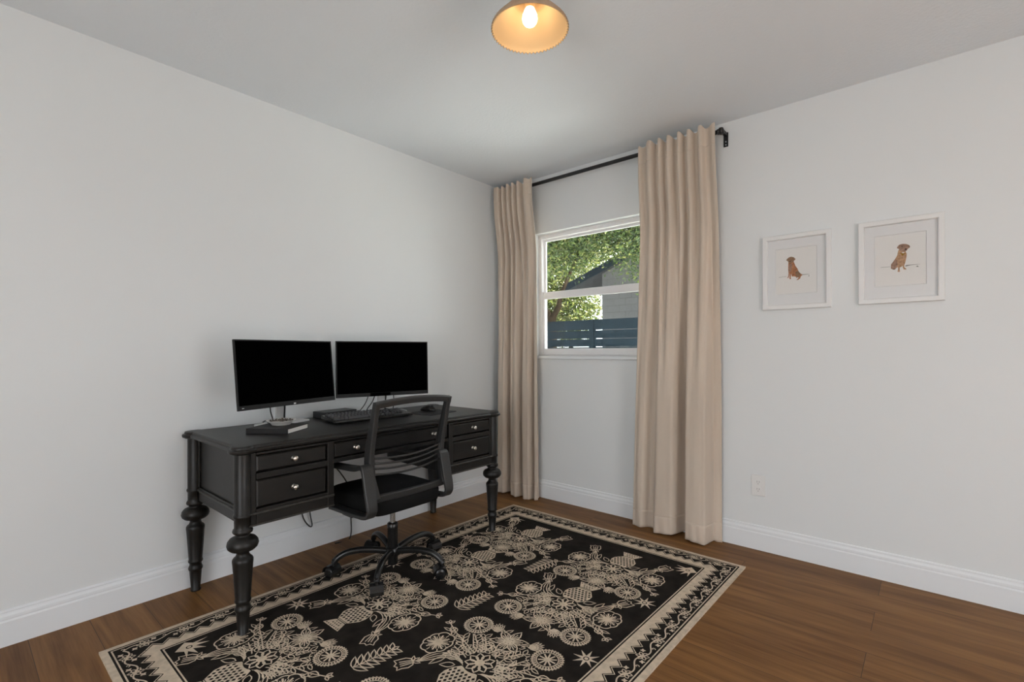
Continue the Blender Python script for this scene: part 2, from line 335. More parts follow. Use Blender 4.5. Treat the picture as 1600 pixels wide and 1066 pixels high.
# ---------------------------------------------------------------- curtain rod
RZ, RY = 2.362, -0.085
rod = thing('curtain_rod', 'black metal curtain rod across the wall above the window', 'curtain rod', (0.9, RY, RZ))
b = MB(); b.tube([(0.05, RY, RZ), (0.9, RY, RZ), (1.757, RY, RZ)], 0.0125, 16); b.build('pole', M['iron'], rod)
def finial(x, sg):
    b = MB(); b.lathe([(0.012, 0), (0.0165, 0.004), (0.0165, 0.009), (0.011, 0.012), (0.019, 0.018), (0.0215, 0.025), (0.019, 0.033), (0.010, 0.038)][::1], x, RY, RZ, 20, 'x')
    if sg < 0: b.v = [Vector((2*x-p.x, p.y, p.z)) for p in b.v]; b.f = [f[::-1] for f in b.f]
    b.build('finial', M['iron'], rod)
finial(1.748, 1); finial(0.056, -1)
def bracket(x):
    b = MB(); b.box(x-0.008, x+0.008, RY-0.016, -0.002, RZ-0.004, RZ+0.016)
    b.tube([(x-0.010, RY, RZ), (x+0.010, RY, RZ)], 0.019, 16)
    # wall plate with two screw holes
    zs = [RZ+0.024, RZ-0.014, RZ-0.022, RZ-0.030, RZ-0.038, RZ-0.046, RZ-0.054, RZ-0.062]
    def pl(x0, x1, z0, z1): b.box(x0, x1, -0.006, 0, z0, z1)
    pl(x-0.013, x+0.013, RZ-0.018, RZ+0.018); pl(x-0.013, x-0.004, RZ-0.064, RZ-0.018); pl(x+0.004, x+0.013, RZ-0.064, RZ-0.018)
    pl(x-0.004, x+0.004, RZ-0.030, RZ-0.018); pl(x-0.004, x+0.004, RZ-0.048, RZ-0.038); pl(x-0.004, x+0.004, RZ-0.064, RZ-0.056)
    b.build('bracket', M['iron'], rod, bevel=0.0015)
bracket(1.772); bracket(0.040)

# ---------------------------------------------------------------- curtains
def sstep(a, b_, x): t = max(0, min(1, (x-a)/(b_-a))); return t*t*(3-2*t)
def curtain(label, folds, xt, xb, zb, seed, amp_top, amp_bot):
    rng = random.Random(seed); ztop = RZ+0.026
    t = thing('window_curtain', label, 'curtain', (sum(xt)/2, RY, zb), group=None)
    # fold crests at irregular spacing
    cr_t, cr_b = folds
    def wave(s, cr):                      # cr: list of (position, sharpness-amplitude)
        for k in range(len(cr)-1):
            a, b_ = cr[k], cr[k+1]
            if a[0] <= s <= b_[0]:
                u = (s-a[0])/(b_[0]-a[0]); return a[1]+(b_[1]-a[1])*(0.35*(0.5-0.5*math.cos(PI*u))+0.65*sstep(0.18, 0.82, u))
        return cr[-1][1]
    ph = [rng.uniform(0, 6) for _ in range(6)]
    def fn(s, h):                         # h: 0 at hem, 1 at top
        d = 1-h; mixv = sstep(0.08, 0.75, d)
        x = (xt[0]+(xt[1]-xt[0])*s)*(1-d)+(xb[0]+(xb[1]-xb[0])*s)*d
        wv = wave(s, cr_t)*amp_top*(1-mixv)+wave(s, cr_b)*amp_bot*mixv
        wv *= 0.8+0.5*d*0.4
        y = RY-wv-0.004*math.sin(9*s+ph[0]+4*h)*d
        x += 0.004*math.sin(5*h+ph[1]+7*s)*d
        zt = ztop+0.012*wave(s, cr_t)*sstep(0.985, 1.0, h)
        z0 = zb+0.006*math.sin(7*s+ph[3])
        z = z0+(zt-z0)*h
        if h < 0.07:                      # hem wrinkles
            k = (0.07-h)/0.07; y += 0.004*math.sin(60*s+ph[4]+30*h)*k
        y -= (0.019+amp_top)*sstep(RZ-0.55, RZ-0.07, z)
        return (x, min(y, -0.012), z)
    hs = [0.97*j/80 for j in range(80)]+[0.97+0.03*j/30 for j in range(31)]; NV = len(hs)-1
    b = MB(); b.grid(fn, 150, NV, hs=hs)
    o = b.build('cloth', M['curtain'], t, solid=0.003)
    # stitched hem and header lines: slightly raised strips
    for nm, h0, h1 in (('hem', 0.0, 0.045), ('header', 0.955, 1.0)):
        b = MB(); b.grid(lambda s, h: (lambda p: (p[0], p[1]-0.0026, p[2]))(fn(s, h0+(h1-h0)*h)), 150, 40 if h0 else 8); b.build(nm, M['curtain'], t, solid=0.0025)
    return t
ftR_t = [(0, 0.2), (0.06, -0.6), (0.17, 1.0), (0.24, -0.8), (0.30, 0.9), (0.36, -0.9), (0.42, 0.9), (0.50, -1), (0.56, 1), (0.62, -0.9), (0.68, 0.9), (0.75, -0.8), (0.83, 1), (0.88, -0.4), (1, 0.55)]
ftR_b = [(0, 0.1), (0.09, 0.35), (0.22, -0.2), (0.34, 1.0), (0.47, 0.9), (0.60, -1.0), (0.68, 0.9), (0.80, 1.0), (0.87, 0.95), (0.92, -0.6), (1, -0.7)]
ftL_t = [(0, 0.6), (0.10, 0.7), (0.16, -0.9), (0.22, 0.6), (0.28, -0.9), (0.37, 0.8), (0.43, -0.9), (0.50, 0.8), (0.56, -0.9), (0.64, 0.8), (0.72, -0.9), (0.84, 1.0), (0.93, 0.2), (1, 0.6)]
ftL_b = [(0, 0.1), (0.08, 0.9), (0.20, 1.0), (0.30, -1.0), (0.40, 0.8), (0.52, 1.0), (0.62, -0.9), (0.70, 0.9), (0.80, 0.8), (0.88, -0.8), (0.95, 0.5), (1, 0.4)]
curtain('beige curtain panel at the right end of the rod beside the pictures', (ftR_t, ftR_b), (1.290, 1.757), (1.225, 1.757), 0.006, 3, 0.029, 0.068)
curtain('beige curtain panel in the room corner behind the desk end', (ftL_t, ftL_b), (0.066, 0.446), (0.062, 0.467), 0.006, 5, 0.029, 0.058)

# ---------------------------------------------------------------- ceiling light
LX, LY, LZ = 1.647, -1.674, 2.200
lamp = thing('ceiling_light', 'tan bell-shaped ceiling light with a lit white bulb', 'ceiling light', (LX, LY, H))
b = MB(); b.lathe([(0.0555, 2.425), (0.0555, 2.292), (0.0575, 2.292), (0.059, 2.296), (0.059, 2.425), (0.068, 2.428), (0.072, 2.44)][2:], LX, LY, 0, 40, cap=False); b.lathe([(0.0555, 2.425), (0.0555, 2.292), (0.0575, 2.292)], LX, LY, 0, 40, cap=False, mi=1); b.build('neck', [M['shade'], M['shadein']], lamp)
def rim(prof, mi, b, n=120, sc=0.0022):
    rs = []
    for r, z in prof:
        k = sstep(0.06, 0.13, r)
        rs.append([(LX+(r+sc*k*math.cos(60*2*PI*i/n/1))*math.cos(2*PI*i/n), LY+(r+sc*k*math.cos(PI*i))*math.sin(2*PI*i/n), z-0.0018*k*math.cos(PI*i)*(1 if z < LZ+0.004 else 0)) for i in range(n)])
    b.rings(rs, cap=False, mi=mi)
sp = [(0.1295, 2.200), (0.1295, 2.204), (0.127, 2.211), (0.121, 2.219), (0.110, 2.231), (0.097, 2.245), (0.083, 2.260), (0.070, 2.275), (0.061, 2.287), (0.0575, 2.296)]
b = MB(); rim(sp, 0, b); rim([(r-0.003, z+0.0005) for r, z in sp][::-1], 1, b); rim([(0.127, 2.2005), (0.130, 2.200)], 1, b)
b.build('lamp_shade', [M['shade'], M['shadein']], lamp)
b = MB(); b.lathe([(0.0, 2.213), (0.010, 2.2145), (0.018, 2.219), (0.0235, 2.227), (0.026, 2.238), (0.0245, 2.250), (0.019, 2.263), (0.0145, 2.274)], LX, LY, 0, 28, cap=False); b.build('bulb', M['bulb'], lamp)
b = MB(); b.lathe([(0.0145, 2.271), (0.017, 2.273), (0.017, 2.330), (0.0, 2.331)], LX, LY, 0, 24); b.build('socket', M['shadein'], lamp)

# ---------------------------------------------------------------- pictures
DOG = {
'Lbody': [(-0.0346, 0.0538), (-0.0266, 0.0585), (-0.0108, 0.0554), (-0.0068, 0.0437), (-0.001, 0.0273), (0.0069, 0.0152), (0.0127, -0.0011), (0.0205, -0.013), (0.0302, -0.0207), (0.0282, -0.025), (0.0224, -0.0311), (0.0204, -0.0398), (0.0106, -0.0466), (0.0008, -0.0479), (0.0106, -0.0388), (0.0126, -0.0334), (0.0067, -0.0339), (-0.0001, -0.0366), (0.0018, -0.0301), (-0.007, -0.0269), (-0.0189, -0.0257), (-0.0228, -0.0107), (-0.0245, -0.0308), (-0.0225, -0.0389), (-0.0299, -0.0393), (-0.0305, -0.0302), (-0.0298, -0.0077), (-0.0318, -0.021), (-0.0339, -0.031), (-0.0419, -0.0324), (-0.0369, -0.025), (-0.0344, -0.0072), (-0.0364, 0.0111), (-0.0363, 0.0337)],
'Lhead': [(-0.0457, 0.0642), (-0.0406, 0.0715), (-0.0326, 0.078), (-0.0226, 0.0805), (-0.0107, 0.0767), (-0.0018, 0.0666), (-0.0038, 0.0602), (-0.0088, 0.0585), (-0.0098, 0.0508), (-0.0167, 0.0471), (-0.0267, 0.0472), (-0.0347, 0.0504), (-0.0386, 0.0588)],
'Lear': [(-0.0087, 0.0749), (-0.0013, 0.0666), (-0.0032, 0.0601), (-0.0078, 0.0607), (-0.0087, 0.0686)],
'Lnose': [(-0.0322, 0.058), (-0.0266, 0.0585), (-0.0227, 0.0569), (-0.0271, 0.0533)],
'Lline1': [(-0.0814, -0.0239), (-0.0449, -0.0224), (-0.0445, -0.0240), (-0.0814, -0.0254)],
'Lline2': [(0.0282, -0.019), (0.0628, -0.0209), (0.0628, -0.0224), (0.0292, -0.0233)],
'Lsig': [(0.0571, -0.028), (0.0628, -0.0281), (0.0618, -0.0329), (0.058, -0.0329)],
'Rbody': [(-0.005, 0.0503), (0.0036, 0.0512), (0.0222, 0.0387), (0.026, 0.0283), (0.0252, 0.0165), (0.0229, 0.0009), (0.0198, -0.0146), (0.0166, -0.0261), (0.0174, -0.0341), (0.0243, -0.0419), (0.0235, -0.0463), (0.0143, -0.0437), (0.0104, -0.0314), (0.0112, -0.0255), (0.0065, -0.0309), (0.0003, -0.0322), (-0.0005, -0.0461), (0.0018, -0.0513), (-0.0029, -0.0548), (-0.0091, -0.0521), (-0.0068, -0.0454), (-0.006, -0.0315), (-0.0138, -0.0336), (-0.0178, -0.0411), (-0.0241, -0.0414), (-0.0336, -0.0343), (-0.0328, -0.0143), (-0.0248, -0.0032), (-0.0153, 0.0137), (-0.009, 0.0269), (-0.0074, 0.0387)],
'Rhaunch': [(-0.015, 0.010), (-0.010, -0.002), (-0.008, -0.018), (-0.012, -0.033), (-0.0178, -0.0411), (-0.0241, -0.0414), (-0.0336, -0.0343), (-0.0328, -0.0143), (-0.0248, -0.0032)],
'Rhead': [(-0.0112, 0.0612), (-0.0073, 0.0687), (-0.001, 0.0753), (0.0099, 0.0775), (0.0238, 0.0751), (0.0315, 0.0706), (0.0384, 0.0621), (0.0368, 0.0564), (0.0299, 0.0515), (0.0261, 0.0441), (0.0206, 0.0389), (0.0114, 0.0411), (0.0005, 0.0476), (-0.005, 0.0563)],
'Rnose': [(0.0188, 0.0534), (0.023, 0.0544), (0.0265, 0.0516), (0.025, 0.0472), (0.0207, 0.0468)],
'Reye': [(0.006, 0.0678), (0.0091, 0.0687), (0.0111, 0.065), (0.0083, 0.0621)],
'Rcollar': [(0.0005, 0.0376), (0.0059, 0.0339), (0.0129, 0.032), (0.0229, 0.0336), (0.0229, 0.0306), (0.0144, 0.0258), (0.0105, 0.0214), (0.0067, 0.0229), (0.0059, 0.0289), (0.0005, 0.0346)],
'Rtag': [(0.0075, 0.0387), (0.016, 0.0385), (0.0168, 0.0334), (0.0113, 0.0322)],
'Rear': [(0.0323, 0.0705), (0.0384, 0.0621), (0.0368, 0.0564), (0.0322, 0.0581), (0.0299, 0.0653)],
'Rline1': [(-0.0722, -0.0239), (-0.036, -0.025), (-0.0352, -0.0265), (-0.0722, -0.0256)],
'Rline2': [(0.0189, -0.0284), (0.0251, -0.0241), (0.0737, -0.025), (0.0737, -0.0260), (0.0404, -0.0272), (0.022, -0.0317)],
'Rsig': [(0.0594, -0.036), (0.0639, -0.0307), (0.0684, -0.0351), (0.0677, -0.0389)],
'Lchest': [(-0.034, 0.035), (-0.028, 0.045), (-0.020, 0.044), (-0.017, 0.03), (-0.022, 0.005), (-0.030, -0.004), (-0.034, 0.012)],
'Lhaunch': [(0.004, 0.004), (0.0127, -0.0011), (0.0205, -0.013), (0.0224, -0.0311), (0.010, -0.033), (0.0, -0.022), (-0.002, -0.008)],
}
def picture(label, cx, cz, parts):
    t = thing('picture_frame', label, 'picture', (cx, 0, cz), group='framed dog watercolours on the right wall')
    hw, hh, iw, ih = 0.161, 0.201, 0.135, 0.176
    b = MB()          # moulding with a bevelled inner lip, mitred corners
    pr = [(0, 0), (0, -0.018), (0.003, -0.021), (0.020, -0.021), (0.024, -0.019), (0.026, -0.010), (0.026, 0)]
    def ring(d, y): return [(cx-hw+d, y, cz-hh+d), (cx+hw-d, y, cz-hh+d), (cx+hw-d, y, cz+hh-d), (cx-hw+d, y, cz+hh-d)]
    b.rings([ring(d, y) for d, y in pr], cap=False, sm=False); b.build('frame', M['frame'], t, bevel=0.0006)
    b = MB(); mw, mh, dz = 0.0975, 0.1235, 0.0035       # mat opening
    def mr(w_, h_, y): return [(cx-w_, y, cz+dz-h_), (cx+w_, y, cz+dz-h_), (cx+w_, y, cz+dz+h_), (cx-w_, y, cz+dz+h_)]
    b.rings([ring(0.022, -0.0085), mr(mw, mh, -0.0085), mr(mw-0.002, mh-0.002, -0.0055)], cap=False, sm=False); b.build('mat_board', M['mat'], t)
    b = MB(); b.box(cx-0.12, cx+0.12, -0.0054, -0.001, cz-0.15, cz+0.15)
    mats = [M['print']]
    for k, (nm, mm) in enumerate(parts):
        if M[mm] not in mats: mats.append(M[mm])
        poly = [(cx+px, -0.0055-0.00004*(k+1), cz+pz) for px, pz in DOG[nm]]
        b.add(poly, [list(range(len(poly)))], mats.index(M[mm]))
    b.build('print', mats, t)
    b = MB(); b.box(cx-0.137, cx+0.137, -0.0106, -0.0096, cz-0.177, cz+0.177); b.build('glass_pane', M['pglass'], t)
picture('white framed picture of a rust-brown sitting dog, nearer the curtain', 2.128, 1.535,
        [('Lbody', 'dog1'), ('Lchest', 'dog2d'), ('Lhaunch', 'dog1d'), ('Lhead', 'dog1d'), ('Lear', 'dog2d'), ('Lnose', 'ink'), ('Lline1', 'inkg'), ('Lline2', 'inkg'), ('Lsig', 'inkg')])
picture('white framed picture of a pale tan sitting dog wearing a collar', 2.562, 1.539,
        [('Rbody', 'dog2'), ('Rhaunch', 'dog2d'), ('Rhead', 'dog2d'), ('Rear', 'dog1d'), ('Rnose', 'ink'), ('Reye', 'ink'), ('Rcollar', 'gold'), ('Rtag', 'paper'), ('Rline1', 'inkg'), ('Rline2', 'inkg'), ('Rsig', 'inkg')])

# ---------------------------------------------------------------- wall outlet
t = thing('wall_outlet', 'white duplex wall outlet low on the wall right of the curtain', 'outlet', (1.940, 0, 0.357))
b = MB(); b.box(1.905, 1.976, -0.006, 0, 0.300, 0.415); b.build('cover_plate', M['outlet'], t, bevel=0.003)
for z in (0.377, 0.337):
    b = MB(); b.lathe([(0.0165, -0.0075), (0.0165, -0.004)], 1.940, 0, z, 24, 'y'); o = b.build('socket_face', M['outlet'], t)
    b = MB(); b.box(1.9335, 1.9355, -0.0080, -0.0070, z-0.003, z+0.006); b.box(1.9445, 1.9465, -0.0080, -0.0070, z-0.003, z+0.006); b.box(1.938, 1.942, -0.0080, -0.0070, z-0.012, z-0.008)
    b.build('slot', M['slot'], o)

# ---------------------------------------------------------------- rug
RC = [Vector((0.345, -2.600)), Vector((0.392, -0.301)), Vector((1.953, -0.302)), Vector((1.925, -2.600))]     # near-left, far-left, far-right, near-right
RW, RL, RT = 1.57, 2.30, 0.008
def rug_at(a, b_, z):                          # a across (0..RW), b along (0..RL)
    u, v = a/RW, b_/RL
    p = RC[0]*(1-u)*(1-v)+RC[1]*(1-u)*v+RC[2]*u*v+RC[3]*u*(1-v)
    return (p.x, p.y, z)
rb = MB(); LAY = 0.00016
zl = [RT+LAY*k for k in range(8)]
NS = 24
rb.grid(lambda u, v: rug_at(u*RW, v*RL, RT), NS, NS, 0, False)
edge = [rug_at(RW*i/NS, 0, 0) for i in range(NS)]+[rug_at(RW, RL*i/NS, 0) for i in range(NS)]+[rug_at(RW*(1-i/NS), RL, 0) for i in range(NS)]+[rug_at(0, RL*(1-i/NS), 0) for i in range(NS)]
rb.rings([[Vector(p) for p in edge], [Vector(p)+Vector((0, 0, RT)) for p in edge]], cap=False, mi=1, sm=False)
jit = [0]
def lz(l):
    jit[0] = (jit[0]+1) % 40
    return zl[l]+jit[0]*LAY/50
def stroke(pts, wd, l=3, mi=1, closed=False, f=None):         # pts in a map f -> world
    z = lz(l); n = len(pts); vs_ = []; P = [Vector(p) for p in pts]; wd *= 1.06
    for i in range(n):
        if closed: t = P[(i+1) % n]-P[(i-1) % n]
        else: t = P[min(i+1, n-1)]-P[max(i-1, 0)]
        if t.length < 1e-9: t = Vector((1, 0))
        t.normalize(); nn = Vector((-t.y, t.x))*wd/2
        vs_ += [f(P[i]+nn, z), f(P[i]-nn, z)]
    fs = [(2*i, 2*i+1, 2*i+3, 2*i+2) for i in range(n-1)]
    if closed: fs.append((2*n-2, 2*n-1, 1, 0))
    rb.add(vs_, fs, mi)
def fill(pts, l=1, mi=1, f=None):
    z = lz(l); rb.add([f(Vector(p), z) for p in pts], [list(range(len(pts)))], mi)
def fan(c, pts, l=1, mi=1, f=None):
    z = lz(l); n = len(pts); rb.add([f(Vector(c), z)]+[f(Vector(p), z) for p in pts], [(0, i+1, (i+1) % n+1) for i in range(n)], mi)
wf = lambda p, z: (p.x, p.y, z)
rf = lambda p, z: rug_at(p.x, p.y, z)
def frm(d0, d1, l, mi):                        # mitred frame between distances d0 and d1 from the edge
    z = lz(l)
    a = [(d0, d0), (RW-d0, d0), (RW-d0, RL-d0), (d0, RL-d0)]; c = [(d1, d1), (RW-d1, d1), (RW-d1, RL-d1), (d1, RL-d1)]
    rb.add([rug_at(*p, z) for p in a+c], [(i, (i+1) % 4, 4+(i+1) % 4, 4+i) for i in range(4)], mi)
frm(0, 0.022, 1, 1); frm(0.029, 0.034, 1, 1)
frm(0.121, 0.151, 1, 1); frm(0.157, 0.162, 1, 1)
def rot(p, a): c, s = math.cos(a), math.sin(a); return Vector((p[0]*c-p[1]*s, p[0]*s+p[1]*c))
def leafpts(p, ang, ln, wd, n=5):
    up = [(ln*i/n, wd/2*math.sin(PI*(i/n)**0.8)) for i in range(n+1)]
    return [Vector(p)+rot(q, ang) for q in up+[(x, -y) for x, y in up[::-1][1:-1]]]
def border(o, t, nrm, L):                      # side starting at corner o, running along t; nrm inward
    o = Vector(o); t = Vector(t); nrm = Vector(nrm)
    P = lambda a, d: o+t*a+nrm*d
    # zigzag: cream teeth and an echo line
    n = round((L-2*0.117)/0.052); st = (L-2*0.117)/n
    for i in range(n):
        a = 0.117+i*st
        fill([P(a, 0.1225), P(a+st, 0.1225), P(a+st/2, 0.096)], 1, 1, rf)
    zz = []
    for i in range(n+1):
        a = 0.117+i*st
        zz.append(P(a, 0.115)); 
        if i < n: zz.append(P(a+st/2, 0.087))
    stroke(zz, 0.0045, 2, 1, False, rf)
    # vine with blossoms
    n = round((L-0.12)/0.125); st = (L-0.12)/n
    vine = [P(0.06+(L-0.12)*i/(n*12), 0.060+0.012*math.sin(2*PI*i/12)) for i in range(n*12+1)]
    stroke(vine, 0.0050, 2, 1, False, rf)
    for i in range(n):
        a = 0.06+st*(i+0.5); c = P(a, 0.061)
        z = 0.024
        for k in range(6):
            an = k*PI/3+0.3
            stroke(leafpts(c+rot((0.006, 0), an), an, 0.018, 0.013, 4), 0.0036, 3, 1, True, rf)
        fan(c, [c+rot((0.005, 0), k*PI/3) for k in range(6)], 4, 1, rf)
        for dd, sg in ((0.032, 1), (-0.032, -1)):
            c2 = P(a+dd, 0.061+0.014*sg)
            for k in range(4): fill(leafpts(c2, k*PI/2+0.5, 0.011, 0.008, 3), 3, 1, rf)
        c3 = P(a+st/2, 0.062-0.012)
        stroke([c3+rot((0.008*(1-q/9), 0), q*0.75) for q in range(8)], 0.0034, 3, 1, False, rf)
border((0, 0), (1, 0), (0, 1), RW); border((RW, 0), (0, 1), (-1, 0), RL); border((RW, RL), (-1, 0), (0, -1), RW); border((0, RL), (0, -1), (1, 0), RL)
# --- bouquet in a vase; local u sideways, v up from the mouth of the vase
def bouquet(mx_, my_, flip, seed):
    rng = random.Random(seed); sg = -1 if flip else 1
    f = lambda p, z: (mx_+sg*p.x, my_+sg*p.y, z)
    S = lambda pts, wd=0.0042, l=4, mi=1, closed=False: stroke(pts, wd, l, mi, closed, f)
    F = lambda pts, l=1, mi=1: fill(pts, l, mi, f)
    V = Vector
    D = lambda c, r: fan(c, [Vector(c)+rot((r, 0), 2*PI*k/24) for k in range(24)], 3, 0, f)      # dark ground behind a blossom
    # vase
    half = [(0.056, -0.176), (0.043, -0.150), (0.030, -0.126), (0.042, -0.110), (0.062, -0.082), (0.065, -0.055), (0.055, -0.022), (0.038, 0.0)]
    fan((0, -0.08), [V((x, y)) for x, y in half]+[V((-x, y)) for x, y in half[::-1]], 1, 1, f)
    S([(-0.036, -0.128), (0.036, -0.128)], 0.0035, 2, 0); S([(-0.036, -0.121), (0.036, -0.121)], 0.0022, 2, 0)
    for r, v in enumerate((-0.104, -0.088, -0.072, -0.056, -0.040, -0.024)):
        hw = 0.052 if r in (0, 5) else 0.060
        k = -4
        while k <= 4:
            u = k*0.0175+(0.00875 if r % 2 else 0)
            if abs(u) < hw-0.006: F([(u, v-0.0084), (u+0.0062, v), (u, v+0.0084), (u-0.0062, v)], 2, 0)
            k += 1
    for r, v in enumerate((-0.166, -0.150, -0.137)):
        for k in range(-3, 4):
            u = k*0.014+(0.007 if r % 2 else 0)
            if abs(u) < 0.046-0.012*r: F([(u-0.0045, v-0.0045), (u+0.0045, v-0.0045), (u, v+0.006)], 2, 0)
    # burst at the mouth
    for k in range(11):
        a = PI*(0.06+0.88*k/10); S([rot((0.0, 0), a), rot((0.042, 0), a)], 0.006, 2)
    # round flower over the mouth
    c = V((0, 0.052)); D(c, 0.060)
    for k in range(9):
        a = 2*PI*k/9+0.2
        S(leafpts(c+rot((0.014, 0), a), a, 0.040, 0.028), 0.005, 4, 1, True)
        S([c, c+rot((0.030, 0), a+0.35)], 0.0045, 4)
    fan(c, [c+rot((0.014, 0), k*PI/5) for k in range(10)], 5, 1, f)
    # petal flowers to both sides
    for sx in (-1, 1):
        c = V((0.206*sx, 0.036)); D(c, 0.068); rng0 = 0.062; pts = []
        for k in range(64):
            a = 2*PI*k/64; r = rng0*(0.90+0.10*abs(math.sin(4*a)))*(1-0.12*math.cos(2*a))
            pts.append(c+rot((r, 0), a))
        S(pts, 0.005, 4, 1, True)
        for k in range(8):
            a = 2*PI*(k+0.5)/8
            S([c, c+rot((0.046, 0), a)], 0.0065, 4)
            S([c, c+rot((0.038, 0), a+0.25)], 0.0032, 4); S([c, c+rot((0.038, 0), a-0.25)], 0.0032, 4)
            S([c+rot((0.056, 0), a+PI/8), c+rot((0.040, 0), a+PI/8)], 0.0035, 4)
        fan(c, [c+rot((0.020, 0), k*PI/5) for k in range(10)], 5, 1, f)
        # aster: fringed disc
        c = V((0.172*sx, 0.222)); D(c, 0.066)
        S([c+rot((0.040, 0), 2*PI*k/28) for k in range(28)], 0.0035, 4, 1, True)
        for k in range(30):
            a = 2*PI*k/30; S([c+rot((0.043, 0), a), c+rot((0.061, 0), a)], 0.0052, 4)
            a += PI/30; S([c+rot((0.052, 0), a), c+rot((0.058, 0), a)], 0.004, 4)
        for k in range(10):
            a = 2*PI*k/10; S([c+rot((0.008, 0), a), c+rot((0.034, 0), a)], 0.006, 4)
        fan(c, [c+rot((0.011, 0), k*PI/5) for k in range(10)], 5, 1, f)
        S([(0.02*sx, 0.08), (0.09*sx, 0.11), (0.150*sx, 0.170)], 0.004, 2)
        # drooping tulip with three curved leaves
        c = V((0.200*sx, -0.120))
        th = 0.25
        a0 = -PI/2+0.5*sx
        out_ = [rot(q, a0)+c for q in [(-0.028, 0), (-0.024, 0.018), (-0.006, 0.029), (0.016, 0.026), (0.034, 0.030), (0.030, 0.014), (0.040, 0.004), (0.030, -0.008), (0.036, -0.026), (0.016, -0.027), (-0.006, -0.028), (-0.024, -0.018)]]
        S(out_, 0.0048, 4, 1, True)
        for q in (0.012, 0.0, -0.012): S([rot((-0.026, q*0.6), a0)+c, rot((0.020, q), a0)+c], 0.0042, 4)
        for an, ln in ((1.9, 0.032), (2.7, 0.030), (-2.5, 0.030)):
            S(leafpts(rot((-0.026, 0), a0)+c, a0+an*sx, ln, 0.012, 4), 0.0036, 4, 1, True)
        for q in range(4):
            o_ = 0.012*q
            S(smooth_path([V((0.020*sx, 0.005, )).to_3d(), V(((0.075+o_)*sx, 0.012+o_*0.6)).to_3d(), V(((0.120+o_)*sx, -0.010+o_*0.7)).to_3d(), V(((0.150+o_*0.8)*sx, -0.052+o_*0.4)).to_3d(), V((0.176*sx, -0.088)).to_3d()], 4) and [p.to_2d() for p in smooth_path([V((0.020*sx, 0.005, 0)), V(((0.075+o_)*sx, 0.012+o_*0.6, 0)), V(((0.120+o_)*sx, -0.010+o_*0.7, 0)), V(((0.150+o_*0.8)*sx, -0.052+o_*0.4, 0)), V((0.176*sx, -0.088, 0))], 4)], 0.0042, 2)
        S([p for p in leafpts((0.060*sx, -0.012), -PI/2+0.9*sx, 0.055, 0.026)], 0.004, 4, 1, True)
        S([p for p in leafpts((0.120*sx, 0.0), -PI/2+0.2*sx, 0.070, 0.022)], 0.004, 4, 1, True)
        # bud sprigs
        st = [V((0.03*sx, 0.07)), V((0.13*sx, 0.105)), V((0.21*sx, 0.128)), V((0.272*sx, 0.158))]
        S(st, 0.0045, 2)
        c = V((0.225*sx, 0.134)); S(leafpts(c-V((0.022*sx, 0.010)), math.atan2(0.1, sx*0.25) if sx > 0 else PI-math.atan2(0.1, 0.25), 0.045, 0.030), 0.0045, 4, 1, True)
        for an in (-0.7, 0.3, 1.2):
            a = (0.4+an) if sx > 0 else PI-(0.4+an)
            S(leafpts((0.266*sx, 0.155), a, 0.024, 0.012, 4), 0.004, 4, 1, True)
        # leaf fans
        c = V((0.078*sx, 0.232))
        for k in range(6):
            a = PI/2-sx*(0.15+0.22*k)
            S(leafpts(c, a, 0.062-0.004*abs(k-2), 0.014, 4), 0.0038, 4, 1, True)
    # lily on top
    c = V((-0.004, 0.215)); D(c, 0.058)
    for k in range(6):
        a = PI/2+2*PI*k/6; S(leafpts(c+rot((0.010, 0), a), a, 0.066, 0.034), 0.005, 4, 1, True)
        for q in (-0.22, 0, 0.22): S([c, c+rot((0.046 if q else 0.054, 0), a+q)], 0.0042, 4)
    fan(c, [c+rot((0.013, 0), k*PI/4) for k in range(8)], 5, 1, f)
    # stems and small leaves filling the middle
    for k in range(13):
        a = PI*(0.08+0.84*k/12); L_ = 0.225+0.03*math.sin(3*k)
        pts = [rot((0.06+(L_-0.06)*i/6, 0.012*math.sin(i*0.9+k)), a) for i in range(7)]
        S(pts, 0.0042, 2)
        for i in range(1, 7):
            for s2 in (-1, 1):
                if rng.random() < 0.95:
                    S(leafpts(pts[i], a+s2*rng.uniform(0.55, 0.95), rng.uniform(0.026, 0.042), rng.uniform(0.012, 0.018), 4), 0.0036, 2, 1, True)
    for k in range(22):
        a = rng.uniform(0.15, PI-0.15); q = rot((rng.uniform(0.10, 0.19), 0), a)
        S([q+rot((0.008, 0), 2*PI*i/8) for i in range(8)], 0.0038, 2, 1, True)
for mx_, my_, fl_ in ((0.845, -2.278, 0), (0.838, -1.783, 0), (1.458, -1.785, 0), (1.455, -2.278, 0), (0.838, -1.132, 1), (1.456, -1.158, 1), (0.838, -0.709, 1), (1.448, -0.715, 1)):
    if fl_ and my_ > -1: my_ -= 0.0
    bouquet(mx_, my_, fl_, 11)
for sx_, sy_ in ((0.570, -1.961), (0.588, -0.947), (1.719, -0.970), (1.732, -1.467), (0.552, -1.447), (1.728, -1.961)):
    pts = [Vector((sx_, sy_))+rot((0.052 if k % 2 == 0 else 0.017, 0), 2*PI*k/16+0.12) for k in range(16)]
    fan((sx_, sy_), pts, 1, 1, wf)
    stroke([Vector((sx_, sy_))+rot((0.0095, 0), 2*PI*k/10) for k in range(10)], 0.004, 2, 0, True, wf)
